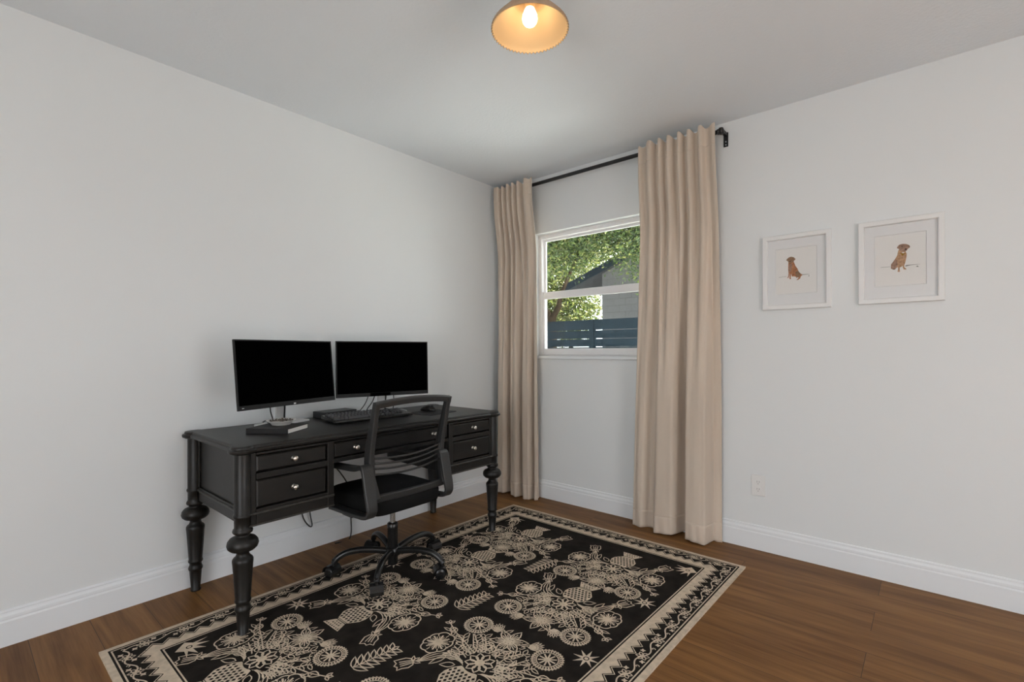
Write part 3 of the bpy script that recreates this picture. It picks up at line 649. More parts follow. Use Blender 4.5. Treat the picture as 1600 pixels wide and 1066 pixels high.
for cx_, cy_, a0 in ((0.548, -2.388, PI/4), (0.585, -0.515, -PI/4), (1.760, -0.520, -3*PI/4), (1.735, -2.390, 3*PI/4)):   # corner half-stars
    c = Vector((cx_, cy_))
    pts = [c+rot((-0.012, -0.03), a0), c+rot((0.02, -0.028), a0)]
    for k in range(5):
        a = a0+(-0.9+0.45*k); pts += [c+rot((0.085, 0), a-0.02), c+rot((0.042, 0), a+0.22)]
    pts[-1] = c+rot((0.02, 0.028), a0); pts.append(c+rot((-0.012, 0.03), a0))
    fan(c+rot((0.02, 0), a0), pts, 1, 1, wf)
    stroke([c+rot((0.022+0.009*math.cos(2*PI*k/10), 0.009*math.sin(2*PI*k/10)), a0) for k in range(10)], 0.004, 2, 0, True, wf)
for fx, fy, up in ((1.132, -1.455, 1), (1.152, -0.958, -1), (1.147, -1.965, 1)):       # fern sprigs
    st = [Vector((fx-0.010+0.02*i/6, fy-0.075+0.15*i/6)) for i in range(7)]
    if up < 0: st = st[::-1]
    d0 = PI/2-0.13 if up > 0 else -PI/2-0.13
    stroke(st, 0.0045, 3, 1, False, wf)
    for i in range(7):
        for s2 in (-1, 1): stroke(leafpts(st[i], d0+s2*1.0, 0.062-0.003*i, 0.018, 5), 0.0045, 4, 1, True, wf)
    stroke(leafpts(st[-1], d0, 0.03, 0.016, 4), 0.0045, 4, 1, True, wf)
rug = rb.build('area_rug', [M['rugdark'], M['rugcream']])
tag(rug, 'black area rug with cream vases of flowers and a zigzag border', 'rug')

# ---------------------------------------------------------------- writing desk
PXF, PXB, PYL, PYR = 0.620, 0.062, -2.205, -0.770           # leg centres
ZT = 0.745
desk = thing('writing_desk', 'black wooden writing desk with drawers and turned legs along the left wall', 'desk', (0.35, -1.4875, 0))
def top_outline(off):
    e, r0 = 0.032+off, 0.052+off; s0 = math.sqrt(max(r0*r0-e*e, 1e-6)); pts = []
    for (cx, cy, sx, sy) in ((PXF, PYL, 1, -1), (PXF, PYR, 1, 1), (PXB, PYR, -1, 1), (PXB, PYL, -1, -1)):
        a0 = math.atan2(e, -s0); a1 = math.atan2(-s0, e)     # in corner frame: y'=outward y, x'=outward x
        arc = []
        for k in range(15):
            a = a0+(a1-a0)*k/14; arc.append((math.cos(a)*r0, math.sin(a)*r0))
        # concave ease on either side
        arc = [(-s0-0.030, e), (-s0-0.014, e+0.001)]+arc+[(e+0.001, -s0-0.014), (e, -s0-0.030)]
        arc = [(cx+sx*x, cy+sy*y) for x, y in arc]
        if sx*sy > 0: arc = arc[::-1]
        pts += arc
    return pts
b = MB()
lv = [(-0.020, 0.712), (-0.012, 0.7135), (-0.008, 0.717), (-0.002, 0.719), (0.000, 0.723), (0.000, 0.729), (-0.003, 0.733), (-0.009, 0.7345), (-0.0095, 0.740), (-0.012, 0.744), (-0.016, ZT)]
b.rings([[(x, y, z) for x, y in top_outline(o_)] for o_, z in lv], sm=True, cap=True)
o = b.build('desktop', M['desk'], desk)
md = o.modifiers.new('ws', 'EDGE_SPLIT'); md.split_angle = R(35)
# turned legs
LEGP = [(0.0205, 0.0), (0.0215, 0.004), (0.0215, 0.009), (0.019, 0.012), (0.0245, 0.088), (0.0248, 0.094), (0.0285, 0.100), (0.0295, 0.107), (0.027, 0.114), (0.0245, 0.120), (0.0245, 0.130), (0.0285, 0.134), (0.0300, 0.139), (0.0285, 0.145), (0.0275, 0.148),
        (0.0365, 0.280), (0.0378, 0.292), (0.0375, 0.300), (0.034, 0.306), (0.026, 0.313), (0.0228, 0.321), (0.023, 0.328), (0.028, 0.333), (0.044, 0.338), (0.0535, 0.347), (0.0570, 0.359), (0.0545, 0.372), (0.046, 0.383), (0.034, 0.389), (0.0265, 0.392), (0.025, 0.397),
        (0.029, 0.401), (0.035, 0.405), (0.037, 0.411), (0.035, 0.418), (0.031, 0.423), (0.0305, 0.428), (0.0305, 0.462), (0.034, 0.466), (0.0355, 0.471), (0.034, 0.476), (0.031, 0.479), (0.031, 0.712)]
RS = RT+0.0014
for cx, cy, z0 in ((PXF, PYL, RS), (PXF, PYR, RS), (PXB, PYL, 0), (PXB, PYR, 0)):
    b = MB(); b.lathe([(r, max(h, 0) if i else z0) if i > 0 else (r, z0) for i, (r, h) in enumerate(LEGP)] if z0 == 0 else [(r, max(h, z0+0.0001*i)) for i, (r, h) in enumerate(LEGP)], cx, cy, 0, 32)
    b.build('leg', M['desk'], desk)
# cabinets
XF = 0.645
def cabinet(y0, y1, outer):                    # y0<y1, outer = -1 when the outer side is y0
    b = MB(); yo = y0 if outer < 0 else y1; yi = y1 if outer < 0 else y0
    a, c = sorted((yo-outer*0.004, yi))
    b.box(PXB, XF-0.024, a, c, 0.432, 0.713)                                   # body
    # face frame
    ia, ic = sorted((yi, yi+outer*0.030)); b.box(XF-0.024, XF, ia, ic, 0.425, 0.713)
    oa, oc = sorted((yo, yo-outer*0.038)); b.box(XF-0.024, XF-0.006, oa, oc, 0.425, 0.713)
    ra_, rb_ = sorted((yo-outer*0.038, yi+outer*0.030))
    for q0, q1 in ((0.704, 0.713), (0.606, 0.631), (0.425, 0.489)): b.box(XF-0.024, XF-0.0005, ra_, rb_, q0, q1)
    # side frame rails around the recessed side panel
    sa, sc_ = sorted((yo-outer*0.004, yo+outer*0.004))
    b.box(PXB, PXF, sa, sc_, 0.425, 0.488); b.box(PXB, PXF, sa, sc_, 0.700, 0.713); b.box(PXB, PXB+0.045, sa, sc_, 0.425, 0.713); b.box(PXF-0.045, PXF, sa, sc_, 0.425, 0.713)
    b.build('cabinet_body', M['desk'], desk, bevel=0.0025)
    b = MB()                                                                   # bead along the foot of the cabinet
    b.tube([(XF-0.001, y0, 0.4725), (XF-0.001, y1, 0.4725)], 0.0055, 10); b.tube([(PXB, yo+outer*0.004, 0.4725), (PXF, yo+outer*0.004, 0.4725)], 0.0055, 10)
    b.tube([(XF-0.001, y0, 0.427), (XF-0.001, y1, 0.427)], 0.004, 8)
    b.build('bead_moulding', M['worn_highlight'], desk)
cabinet(-2.200, -1.832, -1); cabinet(-1.145, -0.775, 1)
b = MB(); b.box(PXB, PXB+0.02, -1.832, -1.145, 0.613, 0.713); b.box(XF-0.024, XF-0.004, -1.832, -1.145, 0.613, 0.632); b.box(XF-0.024, XF-0.004, -1.832, -1.145, 0.706, 0.713)
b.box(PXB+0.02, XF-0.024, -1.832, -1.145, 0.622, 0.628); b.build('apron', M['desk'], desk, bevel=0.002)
KN = [(0.0105, 0), (0.0105, 0.002), (0.0055, 0.004), (0.0048, 0.010), (0.0075, 0.0125), (0.0110, 0.016), (0.0118, 0.020), (0.0105, 0.0245), (0.006, 0.027), (0.0, 0.0275)]
def drawer(y0, y1, z0, z1, kn, xf=XF-0.004):
    g = 0.0035; b = MB()
    y0 += g; y1 -= g; z0 += g; z1 -= g; k = 0.007
    rr = lambda d, x: [(x, y0+d, z0+d), (x, y1-d, z0+d), (x, y1-d, z1-d), (x, y0+d, z1-d)]
    b.rings([rr(0, xf-0.02), rr(0, xf-0.006), rr(k, xf)], sm=False)
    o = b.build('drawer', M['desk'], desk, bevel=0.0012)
    for y in kn:
        b = MB(); b.lathe(KN, xf, y, (z0+z1)/2, 20, 'x'); b.build('knob', M['nickel'], o)
drawer(-2.166, -1.862, 0.631, 0.704, [-2.013]); drawer(-2.166, -1.862, 0.489, 0.606, [-2.012])
drawer(-1.115, -0.810, 0.631, 0.704, [-0.957]); drawer(-1.115, -0.810, 0.489, 0.606, [-0.958])
drawer(-1.832, -1.145, 0.632, 0.706, [-1.722, -1.255], XF-0.006)

# ---------------------------------------------------------------- monitors
def monitor(label, root, rz, pc, tilt, wd, ht, bump, pale_marks):
    t = thing('monitor', label, 'monitor', root, rz, 'monitors on the desk')
    t.location = root
    inv = Matrix.Rotation(-rz, 4, 'Z') @ Matrix.Translation(-Vector(root))
    c = inv @ Vector(pc)
    X = Matrix.Translation(c) @ Matrix.Rotation(-tilt, 4, 'Y')
    b = MB(); b.xf = X
    bz, bb = 0.006, 0.021
    b.box(-0.010, -0.002, -wd/2, wd/2, -ht/2, ht/2)
    b.box(-0.002, 0, -wd/2, -wd/2+bz, -ht/2, ht/2); b.box(-0.002, 0, wd/2-bz, wd/2, -ht/2, ht/2)
    b.box(-0.002, 0, -wd/2+bz, wd/2-bz, ht/2-bz, ht/2); b.box(-0.002, 0.0, -wd/2+bz, wd/2-bz, -ht/2, -ht/2+bb)
    b.box(-0.042, -0.010, -0.19, 0.19, -0.12, 0.10)
    b.build('housing', M['bezel'], t, bevel=0.0012)
    b = MB(); b.xf = X; b.box(-0.0018, -0.0008, -wd/2+bz, wd/2-bz, -ht/2+bb, ht/2-bz); b.build('screen', M['screen'], t)
    b = MB(); b.xf = X
    if pale_marks:  # small pale marks on the bottom bezel
        b.box(0.0, 0.0004, 0.012, 0.024, -ht/2+0.004, -ht/2+0.010); b.build('pale_mark', M['silver'], t)
        b = MB(); b.xf = X; b.box(0, 0.0004, -wd/2+0.018, -wd/2+0.028, -ht/2+0.009, -ht/2+0.0115); b.build('pale_mark', M['silver'], t)
    else:
        b.box(0.0, 0.0012, -0.085, 0.035, -ht/2+0.001, -ht/2+0.020); b.build('reflection_strip', M['screen'], t)  # chair reflection put in as a dark strip on the bezel
    b = MB(); zt = c.z-0.02
    b.band([(0, 0, 0.008), (c.x*0.3, c.y*0.5, 0.10), (c.x-0.05, c.y, zt)], (0, 0.046, 0), 0.012)
    b.build('stand_neck', M['silver'], t, bevel=0.002)
    b = MB(); b.band([(c.x*0.0+0.0065, 0.023, 0.008), (c.x*0.3+0.0065, c.y*0.5+0.023, 0.10), (c.x-0.0435, c.y+0.023, zt)], (0, 0.008, 0), 0.006); b.build('neck_trim', M['iron'], t)
    pts = []
    for (sx, sy) in ((1, -1), (1, 1), (-1, 1), (-1, -1)):
        for k in range(7):
            a = math.atan2(sy, sx)-PI/4+PI/2*k/6
            pts.append((0.035*sx+0.02*math.cos(a), 0.020+0.112*sy+0.02*math.sin(a)))
    b = MB(); b.prism(pts, 0, 0.009); b.build('stand_base', M['silver'], t, bevel=0.002)
    return t
monitor('computer monitor on the left of the desk, behind the book and bowl', (0.152, -1.856, ZT), R(15.2), (0.33, -1.885, 1.013), R(5.6), 0.55, 0.313, 0, 1)
monitor('computer monitor on the right of the desk, behind the keyboard', (0.165, -1.262, ZT), R(-15.4), (0.245, -1.290, 1.013), R(1.7), 0.55, 0.318, 1, 0)

# ---------------------------------------------------------------- things on the desk
bk = thing('book', 'closed black hardcover book flat on the desk under the bowl', 'book', (0.365, -1.955, ZT), R(34.5))
def lb(nm, x0, x1, y0, y1, z0, z1, m_, par, bev=0.001):
    b = MB(); b.box(x0, x1, y0, y1, z0, z1); return b.build(nm, m_, par, bevel=bev)
# local x along the spine, y away from the spine
bl, bd = 0.100, 0.088
b = MB(); b.box(-bl, bl, -bd, bd, 0, 0.0025); b.box(-bl, bl, -bd, bd, 0.0205, 0.023); b.box(-bl, bl, -bd, -bd+0.003, 0.002, 0.021); b.build('cover', M['bookcover'], bk, bevel=0.001)
lb('page_block', -bl+0.002, bl-0.003, -bd+0.003, bd-0.004, 0.0026, 0.0204, M['paper'], bk, None)
bw = thing('bowl', 'small white scalloped dish sitting on top of the black book', 'bowl', (0.335, -1.928, ZT+0.0232))
bw['_w'] = 0
b = MB(); rs = []
def ring(r, z, sc=0): return [((r+sc*math.cos(8*a))*math.cos(a), (r+sc*math.cos(8*a))*math.sin(a), z+sc*0.5*math.cos(8*a)) for a in [2*PI*k/64 for k in range(64)]]
b.rings([ring(0.040, 0), ring(0.043, 0.004), ring(0.050, 0.013), ring(0.060, 0.019), ring(0.066, 0.0205, 0.002), ring(0.0655, 0.0225, 0.002), ring(0.058, 0.0205, 0.001), ring(0.048, 0.0150), ring(0.041, 0.0075)]); b.build('dish', M['bowl'], bw)
b = MB(); rr = random.Random(2)
for k in range(46):
    a = k*2.399; r = 0.049*math.sqrt((k+0.5)/46); b.lathe([(0.0002, -0.005), (0.0035, -0.0035), (0.005, 0), (0.0035, 0.0035), (0.0002, 0.005)], r*math.cos(a), r*math.sin(a), 0.0145+0.003*rr.random()+r*0.08, 8)
o = b.build('pebbles', M['beads'], bw); o['kind'] = 'stuff'

kb = thing('keyboard', 'black keyboard lying on the desk in front of the monitors', 'keyboard', (0.335, -1.452, ZT), R(-2.0))
kw, kd = 0.232, 0.077
b = MB()
sec = [(kd, 0.003), (kd+0.003, 0.010), (kd-0.004, 0.016), (-kd, 0.034), (-kd-0.004, 0.028), (-kd, 0.016)]
b.rings([[(x, -kw, z) for x, z in sec], [(x, kw, z) for x, z in sec]], sm=False)
b.box(-kd+0.004, -kd+0.02, -kw+0.02, -kw+0.05, 0, 0.018); b.box(-kd+0.004, -kd+0.02, kw-0.05, kw-0.02, 0, 0.018); b.box(kd-0.02, kd-0.004, -kw+0.02, kw-0.02, 0, 0.006)
b.build('keyboard_body', M['gloss'], kb, bevel=0.002)
slope = math.atan2(0.018, 2*kd-0.004)
km = {}
def key(x, y, wd):
    z = 0.016+(kd-0.004-x)*math.tan(slope)
    k = round(wd, 4)
    if k not in km:
        b = MB(); b.xf = Matrix.Rotation(slope, 4, 'Y'); h, q = 0.0085, 0.0025
        b.rings([[(-0.008, -wd/2, 0), (0.008, -wd/2, 0), (0.008, wd/2, 0), (-0.008, wd/2, 0)], [(-0.008+q*0.6, -wd/2+q, h), (0.008-q, -wd/2+q, h), (0.008-q, wd/2-q, h), (-0.008+q*0.6, wd/2-q, h)]], sm=False)
        km[k] = b.build('key', M['keys'], kb); km[k].location = (x, y, z)
    else: inst(km[k], kb, (x, y, z))
P_ = 0.0193
y00 = -0.220
rows = [[1]*13+[1.8], [1.4]+[1]*12+[1.4], [1.7]+[1]*11+[2.1], [2.2]+[1]*10+[2.6]]
for r, row in enumerate(rows):
    y = y00; x = -0.036+r*P_
    for wd in row: key(x, y+wd*P_/2, wd*P_-0.0028); y += wd*P_
y = y00
for wd in (1.4, 1.2, 1.2, 6.2, 1.2, 1.2, 1.2, 1.2): key(0.0415, y+wd*P_/2, wd*P_-0.0028); y += wd*P_
for k in range(13): key(-0.060, y00+P_*(0.5+k*1.12), P_-0.0028)
for r in range(2):
    for k in range(3): key(-0.036+r*P_, 0.075+P_*(0.5+k), P_-0.0028)
key(0.0222, 0.075+P_*1.5, P_-0.0028)
for k in range(3): key(0.0415, 0.075+P_*(0.5+k), P_-0.0028)
for r in range(4):
    for k in range(4 if r == 0 else 3): key(-0.036+r*P_, 0.142+P_*(0.5+k), P_-0.0028)

mp_ = thing('mouse_pad', 'thin black mouse pad on the desk right of the keyboard', 'mouse pad', (0.395, -1.055, ZT), R(8))
b = MB()
pts = []
for (sx, sy) in ((1, -1), (1, 1), (-1, 1), (-1, -1)):
    for k in range(5):
        a = math.atan2(sy, sx)-PI/4+PI/2*k/4; pts.append((0.085*sx+0.012*math.cos(a), 0.105*sy+0.012*math.sin(a)))
b.prism(pts, 0, 0.003); b.build('pad', M['pad'], mp_)
ms = thing('mouse', 'black computer mouse resting on the mouse pad', 'mouse', (0.345, -1.045, ZT+0.0032), R(10))
b = MB(); rs = []
for i in range(13):
    t_ = i/12; x = 0.056-0.112*t_; wdh = 0.031*math.sqrt(max(0.02, 1-(2*t_-1)**4)); hh = 0.010+0.028*math.sin(PI*min(1, 0.12+0.80*t_))
    if i in (0, 12): hh *= 0.6
    rs.append([(x, wdh*math.cos(PI*k/10), hh*math.sin(PI*k/10)**0.7 if 0 < k < 10 else 0) for k in range(11)])
b.rings(rs, closed=True); b.build('mouse_body', M['gloss'], ms, sub=1)
b = MB(); b.lathe([(0.008, -0.004), (0.010, -0.002), (0.010, 0.002), (0.008, 0.004)], 0.032, 0, 0.029, 16, 'y'); b.build('scroll_wheel', M['greyplastic'], ms)
dk = thing('docking_station', 'flat black box on the desk behind the keyboard', 'electronics box', (0.110, -1.525, ZT), R(6))
b = MB(); b.box(-0.055, 0.055, -0.105, 0.105, 0.002, 0.036); b.build('case', M['plastic'], dk, bevel=0.003)
for sx in (-1, 1):
    for sy in (-1, 1): b = MB(); b.lathe([(0.008, 0), (0.008, 0.003)], 0.042*sx, 0.09*sy, 0, 12); b.build('foot', M['cable'], dk)
b = MB(); b.box(0.0545, 0.0556, 0.07, 0.082, 0.015, 0.021); b.box(0.0545, 0.0556, 0.088, 0.096, 0.015, 0.019); b.build('port', M['silver'], dk)

# cables
def cable(label, pts, r=0.0028):
    b = MB(); b.tube(smooth_path(pts, 10), r, 8); tag(b.build('cable', M['cable']), label, 'cable')
cable('black cable hanging from the left monitor down to the desktop', [(0.285, -1.945, 0.890), (0.276, -1.952, 0.862), (0.270, -1.950, 0.83), (0.258, -1.935, 0.79), (0.236, -1.928, ZT+0.022), (0.205, -1.934, ZT+0.0150), (0.160, -1.915, ZT+0.0140), (0.115, -1.905, ZT+0.0150), (0.085, -1.900, ZT+0.0140), (0.060, -1.896, ZT+0.0065), (0.046, -1.894, ZT+0.004)])
cable('black cable running from the right monitor, first of the three', [(0.203, -1.365, 0.87), (0.190, -1.378, 0.82), (0.175, -1.395, 0.785), (0.163, -1.412, ZT+0.020), (0.145, -1.424, ZT+0.0150), (0.128, -1.430, ZT+0.0140)], 0.0024)
cable('black cable running from the right monitor, middle of the three', [(0.215, -1.330, 0.87), (0.198, -1.340, 0.82), (0.180, -1.358, 0.785), (0.166, -1.366, ZT+0.018), (0.120, -1.366, ZT+0.016), (0.085, -1.366, ZT+0.0155), (0.055, -1.366, ZT+0.008), (0.038, -1.366, ZT+0.004)], 0.0028)
cable('black cable beside the right monitor stand, nearest the stand', [(0.230, -1.218, 0.87), (0.222, -1.208, 0.82), (0.205, -1.200, 0.775), (0.180, -1.196, ZT+0.016), (0.120, -1.190, ZT+0.0150), (0.085, -1.18, ZT+0.0060), (0.06, -1.17, ZT+0.004)], 0.0026)
cable('black cable looping down below the left drawers near the wall', [(0.095, -1.700, 0.430), (0.055, -1.700, 0.30), (0.040, -1.680, 0.20), (0.034, -1.645, 0.141), (0.034, -1.625, 0.138), (0.040, -1.640, 0.22), (0.060, -1.645, 0.34), (0.095, -1.645, 0.430)], 0.0035)
cable('black cable hanging down the wall in the desk kneehole', [(0.050, -1.48, 0.600), (0.036, -1.475, 0.52), (0.030, -1.475, 0.44), (0.030, -1.450, 0.40), (0.032, -1.415, 0.345), (0.032, -1.390, 0.28), (0.036, -1.385, 0.14), (0.05, -1.40, 0.004), (0.06, -1.5, 0.004)], 0.0038)

# ---------------------------------------------------------------- office chair
CX, CY = 0.605, -1.492
ch = thing('office_chair', 'black mesh-back swivel office chair pulled up to the desk', 'office chair', (CX, CY, RS))
prof_b = [(0.815, 0.886), (0.800, 0.84), (0.785, 0.78), (0.765, 0.71), (0.752, 0.65), (0.748, 0.60), (0.755, 0.54), (0.770, 0.49), (0.780, 0.452)]
prof_b = [(p.x, p.z) for p in smooth_path([(x, 0, z) for x, z in prof_b], 4)]
def bx(z):
    for (x0, z0), (x1, z1) in zip(prof_b, prof_b[1:]):
        if z1 <= z <= z0: return x1+(x0-x1)*(z-z1)/(z0-z1)
    return prof_b[0][0] if z > prof_b[0][1] else prof_b[-1][0]
CB = -1.512
hwid = lambda z: 0.206+0.004*(z-0.45)/0.43-0.010*sstep(0.60, 0.45, z)
b = MB()
for sg in (-1, 1):
    b.band([(x, CB+sg*hwid(z), z-0.004) for x, z in prof_b], (0, 0.026, 0), [0.030+0.018*sstep(0.88, 0.65, z) for x, z in prof_b])
# top rail, arched and bowed; bottom rail
b.band([(0.812+0.012*(1-(2*k/16-1)**2), CB+(-1+2*k/16)*0.222, 0.872+0.016*(1-(2*k/16-1)**2)) for k in range(17)], (0.008, 0, 0.030), 0.024)
b.band([(0.782+0.014*(1-(2*k/12-1)**2), CB+(-1+2*k/12)*0.204, 0.450) for k in range(13)], (0.004, 0, 0.034), 0.020)
b.build('back_frame', M['greyplastic'], ch, bevel=0.006, seg=3)
b = MB(); b.grid(lambda u, v: (lambda z, q: (bx(z)+0.018*(1-q*q)-0.004, CB+q*(hwid(z)-0.008), z))(0.455+0.415*v, 2*u-1), 16, 30); b.build('mesh_back', M['mesh'], ch)
b = MB()
for k, z in enumerate((0.636, 0.612, 0.588, 0.562)):
    b.tube([(bx(z)+0.012+0.022*(1-(2*i/14-1)**2), CB+(-1+2*i/14)*(hwid(z)-0.012), z-0.014*(1-(2*i/14-1)**2)+0.006*(2*i/14-1)) for i in range(15)], 0.0052, 8, flat=0.8)
for sg in (-1, 1): b.tube([(bx(z)+0.012, CB+sg*(hwid(z)-0.014), z+0.006*sg) for z in (0.640, 0.60, 0.556)], 0.006, 8)
b.build('lumbar_support', M['greyplastic'], ch)
# seat cushion, pan
b = MB()
def sup(u, n=44):
    a = 2*PI*u/n; c_, s_ = math.cos(a), math.sin(a); e_ = 0.30
    return (abs(c_)**e_*(1 if c_ > 0 else -1), abs(s_)**e_*(1 if s_ > 0 else -1))
rs = []
for sc, z in ((0.92, 0.364), (0.975, 0.370), (0.997, 0.386), (1.0, 0.412), (0.992, 0.430), (0.965, 0.442), (0.90, 0.448), (0.5, 0.449)):
    rs.append([(0.580+0.222*sc*sup(k)[0], -1.522+0.206*sc*sup(k)[1], z-0.010*sstep(0.0, 1.0, -sup(k)[0])*sc) for k in range(44)])
b.rings(rs); b.build('seat', M['seat'], ch)
b = MB(); b.box(0.50, 0.72, CY-0.11, CY+0.11, 0.342, 0.364); b.box(0.55, 0.66, CY-0.06, CY+0.06, 0.318, 0.348); b.build('seat_mechanism', M['plastic'], ch, bevel=0.006)
# arm loops
for sg in (-1, 1):
    pth = smooth_path([(0.400, 0, 0.566), (0.50, 0, 0.572), (0.62, 0, 0.578), (0.715, 0, 0.586), (0.765, 0, 0.600), (0.786, 0, 0.592), (0.797, 0, 0.555), (0.812, 0, 0.490), (0.826, 0, 0.430), (0.822, 0, 0.404), (0.797, 0, 0.385), (0.72, 0, 0.378), (0.50, 0, 0.372)], 6)
    b = MB(); n = len(pth)
    b.band([(p.x, -1.533+sg*0.223, p.z) for p in pth], (0, 0.056, 0), [0.020 if i < 0.42*n else 0.017 for i in range(n)], wl=[0.72+0.28*sstep(0, 0.35*n, i)-0.15*sstep(0.55*n, 0.75*n, i) for i in range(n)])
    b.build('armrest', M['greyplastic'], ch, bevel=0.005, seg=3)
    b = MB(); b.box(0.57, 0.65, min(CY+sg*0.10, -1.533+sg*0.215), max(CY+sg*0.10, -1.533+sg*0.215), 0.346, 0.366); b.build('arm_bracket', M['plastic'], ch)
# gas lift
b = MB(); b.lathe([(0.0135, 0.235), (0.0135, 0.325)], CX, CY, 0, 20); b.build('piston', M['chrome'], ch)
b = MB(); b.lathe([(0.024, 0.040), (0.0255, 0.046), (0.0255, 0.215), (0.0265, 0.218), (0.0265, 0.245), (0.022, 0.249), (0.0135, 0.250)], CX, CY, 0, 28); b.build('gas_lift_sleeve', M['gloss'], ch)
b = MB(); b.lathe([(0.030, 0.082), (0.036, 0.086), (0.038, 0.100), (0.036, 0.122), (0.031, 0.128), (0.026, 0.130)], CX, CY, 0, 28); b.build('hub', M['gloss'], ch)
for k in range(5):
    a = R(22+72*k); dx, dy = math.cos(a), math.sin(a)
    Q = lambda r, z: (CX+dx*r, CY+dy*r, z)
    b = MB(); pth = smooth_path([Q(0.028, 0.107), Q(0.09, 0.120), Q(0.16, 0.128), Q(0.22, 0.122), Q(0.262, 0.102), Q(0.280, 0.078)], 5)
    b.tube(pth, [0.0165-0.002*i/len(pth) for i in range(len(pth))], 14); leg = b.build('leg', M['gloss'], ch)
    # twin-wheel caster under the end
    wa = a+R([35, 80, -60, 140, 20][k]); wx, wy = math.cos(wa), math.sin(wa)
    cxx, cyy = CX+dx*0.280, CY+dy*0.280
    X = Matrix.Translation((cxx-wx*0.012, cyy-wy*0.012, RS+0.0272)) @ Matrix.Rotation(wa, 4, 'Z')
    b = MB(); b.xf = X
    for s2 in (-1, 1): b.lathe([(0.012, s2*0.006), (0.024, s2*0.007), (0.0272, s2*0.010), (0.0272, s2*0.023), (0.024, s2*0.027), (0.010, s2*0.028)][::s2], 0, 0, 0, 24, 'y')
    b.lathe([(0.006, -0.020), (0.006, 0.020)], 0, 0, 0, 12, 'y'); cs = b.build('caster', M['gloss'], leg)
    b = MB(); b.xf = X; rs = []
    for i in range(9):
        aa = R(-20+i*25); rs.append([(0.0295*math.cos(aa), y, 0.0295*math.sin(aa)) for y in (-0.030, 0.030)]+[(0.0345*math.cos(aa), y, 0.0345*math.sin(aa)) for y in (0.030, -0.030)])
    b.rings(rs, sm=False); b.lathe([(0.009, 0.030), (0.009, 0.062)], 0.012, 0, 0, 14); b.build('hood', M['gloss'], leg)

# ---------------------------------------------------------------- outside the window
GZ = -0.15
b = MB(); b.box(-40, 25, 0.14, 45, GZ-0.3, GZ); o = struct(b.build('ground', M['bounce_ground']))
FY = 6.0
fe = thing('slat_fence', 'slate blue horizontal board fence outside the window', 'fence', (-2.78, FY, GZ))
zz = [(1.555, 1.770), (1.372, 1.542), (1.198, 1.360), (1.012, 1.186), (0.828, 1.000), (0.644, 0.816), (0.460, 0.632), (0.276, 0.448), (0.092, 0.264), (-0.08, 0.08)]
for k in range(-3, 4):
    x = -2.78+2.4*k
    b = MB(); b.box(x-0.055, x+0.055, FY-0.06, FY+0.05, GZ, 1.775); b.build('post', M['fence'], fe)
for z0, z1 in zz:
    b = MB(); b.box(-10.0, 4.5, FY-0.03, FY-0.005, z0, z1); b.build('board', M['fence'], fe)
hs = thing('neighbour_house', 'grey block house with a gable roof beyond the fence', 'house', (-1.9, 10, GZ))
xr, zr, sl_ = -2.0, 4.62, 0.375
b = MB()
wl_, wr_ = -4.87, 0.9
zf = lambda x: zr-0.10-abs(x-xr)*sl_
poly = [(wl_, GZ), (wr_, GZ), (wr_, zf(wr_)), (xr, zf(xr)), (wl_, zf(wl_))]
n = len(poly); b.add([(x, 10, z) for x, z in poly]+[(x, 16, z) for x, z in poly], [list(range(n)), list(range(n, 2*n))[::-1]]+[(i, n+i, n+(i+1) % n, (i+1) % n) for i in range(n)])
b.build('house_walls', M['block'], hs)
for sg in (-1, 1):
    xe = xr+sg*3.98
    b = MB(); pts = [(xr, zr), (xe, zr-3.98*sl_), (xe, zr-3.98*sl_-0.10), (xr, zr-0.10)]
    b.add([(x, 9.6, z) for x, z in pts]+[(x, 16.4, z) for x, z in pts], [(0, 1, 2, 3), (7, 6, 5, 4), (0, 4, 5, 1), (1, 5, 6, 2), (2, 6, 7, 3), (3, 7, 4, 0)]); b.build('roof_slope', M['roof'], hs)
    b = MB(); pts = [(xr, zr+0.01), (xe, zr+0.01-3.98*sl_), (xe, zr-3.98*sl_-0.20), (xr, zr-0.20)]
    b.add([(x, 9.55, z) for x, z in pts]+[(x, 9.6, z) for x, z in pts], [(0, 1, 2, 3), (7, 6, 5, 4), (0, 4, 5, 1), (1, 5, 6, 2), (2, 6, 7, 3), (3, 7, 4, 0)]); b.build('fascia_board', M['fascia'], hs)
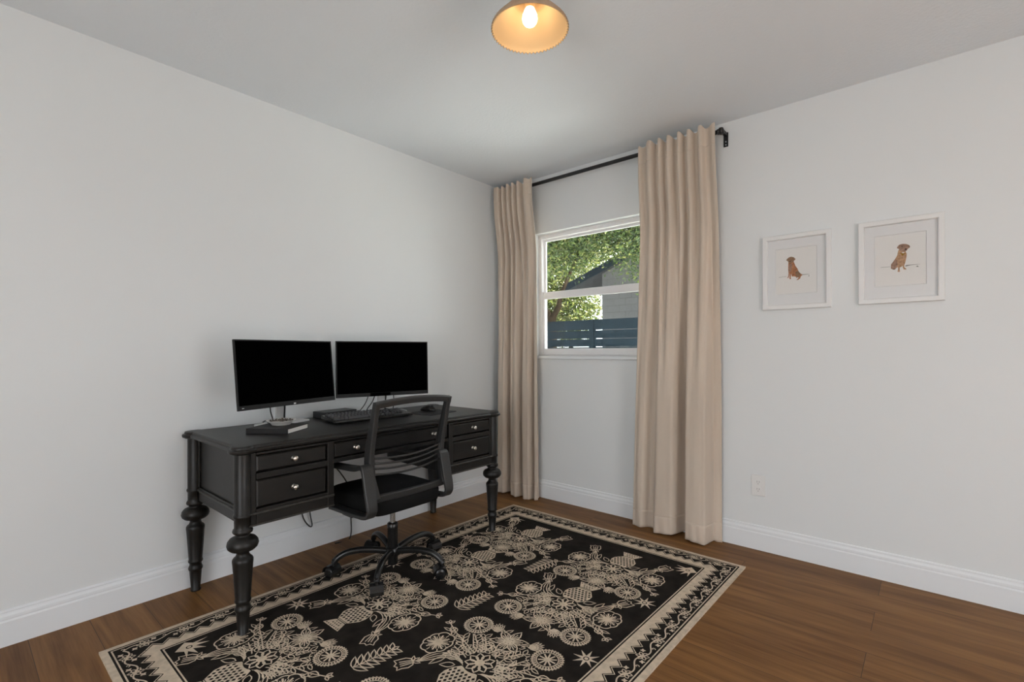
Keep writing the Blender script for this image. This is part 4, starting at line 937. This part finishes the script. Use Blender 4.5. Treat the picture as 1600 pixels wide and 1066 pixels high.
def tree(name, label, base, blobs, nleaf, lm, trunk, seed, size):
    rng = random.Random(seed); t = thing(name, label, 'tree', base, group=None)
    b = MB()
    for pts, r0, r1 in trunk:
        pp = smooth_path(pts, 6); b.tube(pp, [r0+(r1-r0)*i/(len(pp)-1) for i in range(len(pp))], 10)
    b.build('trunk', M['bark'], t)
    b = MB(); tot = sum(r[3]**2 for r in blobs)
    for (x, y, z, r, fz) in blobs:
        nn = int(nleaf*r*r/tot)
        ncl = max(6, nn//26)
        cl = []
        for _ in range(ncl):
            d = Vector((rng.gauss(0, 1), rng.gauss(0, 1), rng.gauss(0, 1))).normalized()*r*rng.uniform(0.45, 1.0)
            cl.append(Vector((x, y, z))+Vector((d.x, d.y, d.z*fz)))
        for _ in range(nn):
            c = rng.choice(cl)+Vector((rng.gauss(0, 1), rng.gauss(0, 1), rng.gauss(0, 0.8)))*0.16
            ax = Vector((rng.gauss(0, 1), rng.gauss(0, 1), rng.gauss(0, 0.7)-0.3)).normalized()
            sd = ax.cross(Vector((rng.gauss(0, 1), rng.gauss(0, 1), rng.gauss(0, 1)))).normalized()
            L_ = size*rng.uniform(0.7, 1.3); W_ = L_*0.36; up = ax.cross(sd)*L_*0.10
            b.add([c, c+ax*L_*0.45+sd*W_/2-up, c+ax*L_, c+ax*L_*0.45-sd*W_/2-up], [(0, 1, 2), (0, 2, 3)])
    b.build('foliage', lm, t)
    return t
tree('oak_tree', 'broad green leafy tree hanging over the fence outside the window', (-4.95, 7.6, GZ),
     [(-4.4, 7.2, 4.4, 1.7, 0.8), (-2.9, 7.0, 4.7, 1.7, 0.8), (-1.4, 7.3, 4.5, 1.6, 0.9), (-5.9, 7.6, 4.2, 1.5, 0.8), (-3.6, 7.4, 5.8, 1.8, 0.8), (-1.8, 7.2, 3.5, 1.2, 0.8), (-2.7, 7.0, 3.9, 1.1, 0.7), (-5.4, 7.5, 5.2, 1.6, 0.8), (-4.5, 6.9, 3.65, 1.0, 0.6), (-3.4, 6.9, 4.0, 1.0, 0.6)], 62000, M['leaf'],
     [([(-4.95, 7.6, GZ), (-5.0, 7.6, 1.0), (-5.02, 7.6, 2.0)], 0.16, 0.13), ([(-5.02, 7.6, 1.95), (-5.25, 7.6, 2.22), (-5.7, 7.5, 2.55), (-6.3, 7.5, 3.3)], 0.10, 0.04),
      ([(-5.02, 7.6, 1.95), (-4.80, 7.6, 2.25), (-4.62, 7.5, 2.6), (-4.3, 7.5, 3.2)], 0.09, 0.04), ([(-4.3, 7.5, 3.2), (-3.4, 7.2, 4.3), (-2.2, 7.2, 4.7)], 0.04, 0.02)], 4, 0.10)
tree('backdrop_tree', 'sunlit yellow-green tree far behind the fence, left of the house', (-9.5, 13, GZ),
     [(-9.8, 13, 3.2, 2.2, 0.9), (-8.3, 13.0, 2.9, 1.6, 0.9), (-9.0, 13.5, 5.6, 2.2, 0.9), (-11.5, 13.5, 4.5, 2.3, 0.9), (-9.8, 18.5, 6.8, 2.6, 0.9), (-8.6, 12.6, 2.2, 1.4, 0.9), (-7.55, 12.8, 2.3, 0.9, 0.9), (-9.4, 14.5, 4.4, 2.2, 0.9)], 48000, M['leafy'],
     [([(-9.5, 13, GZ), (-9.4, 13, 1.5), (-9.2, 13, 3.5)], 0.2, 0.1), ([(-8.0, 13, GZ), (-8.0, 13, 1.6), (-7.8, 13, 3.0)], 0.12, 0.07)], 9, 0.15)
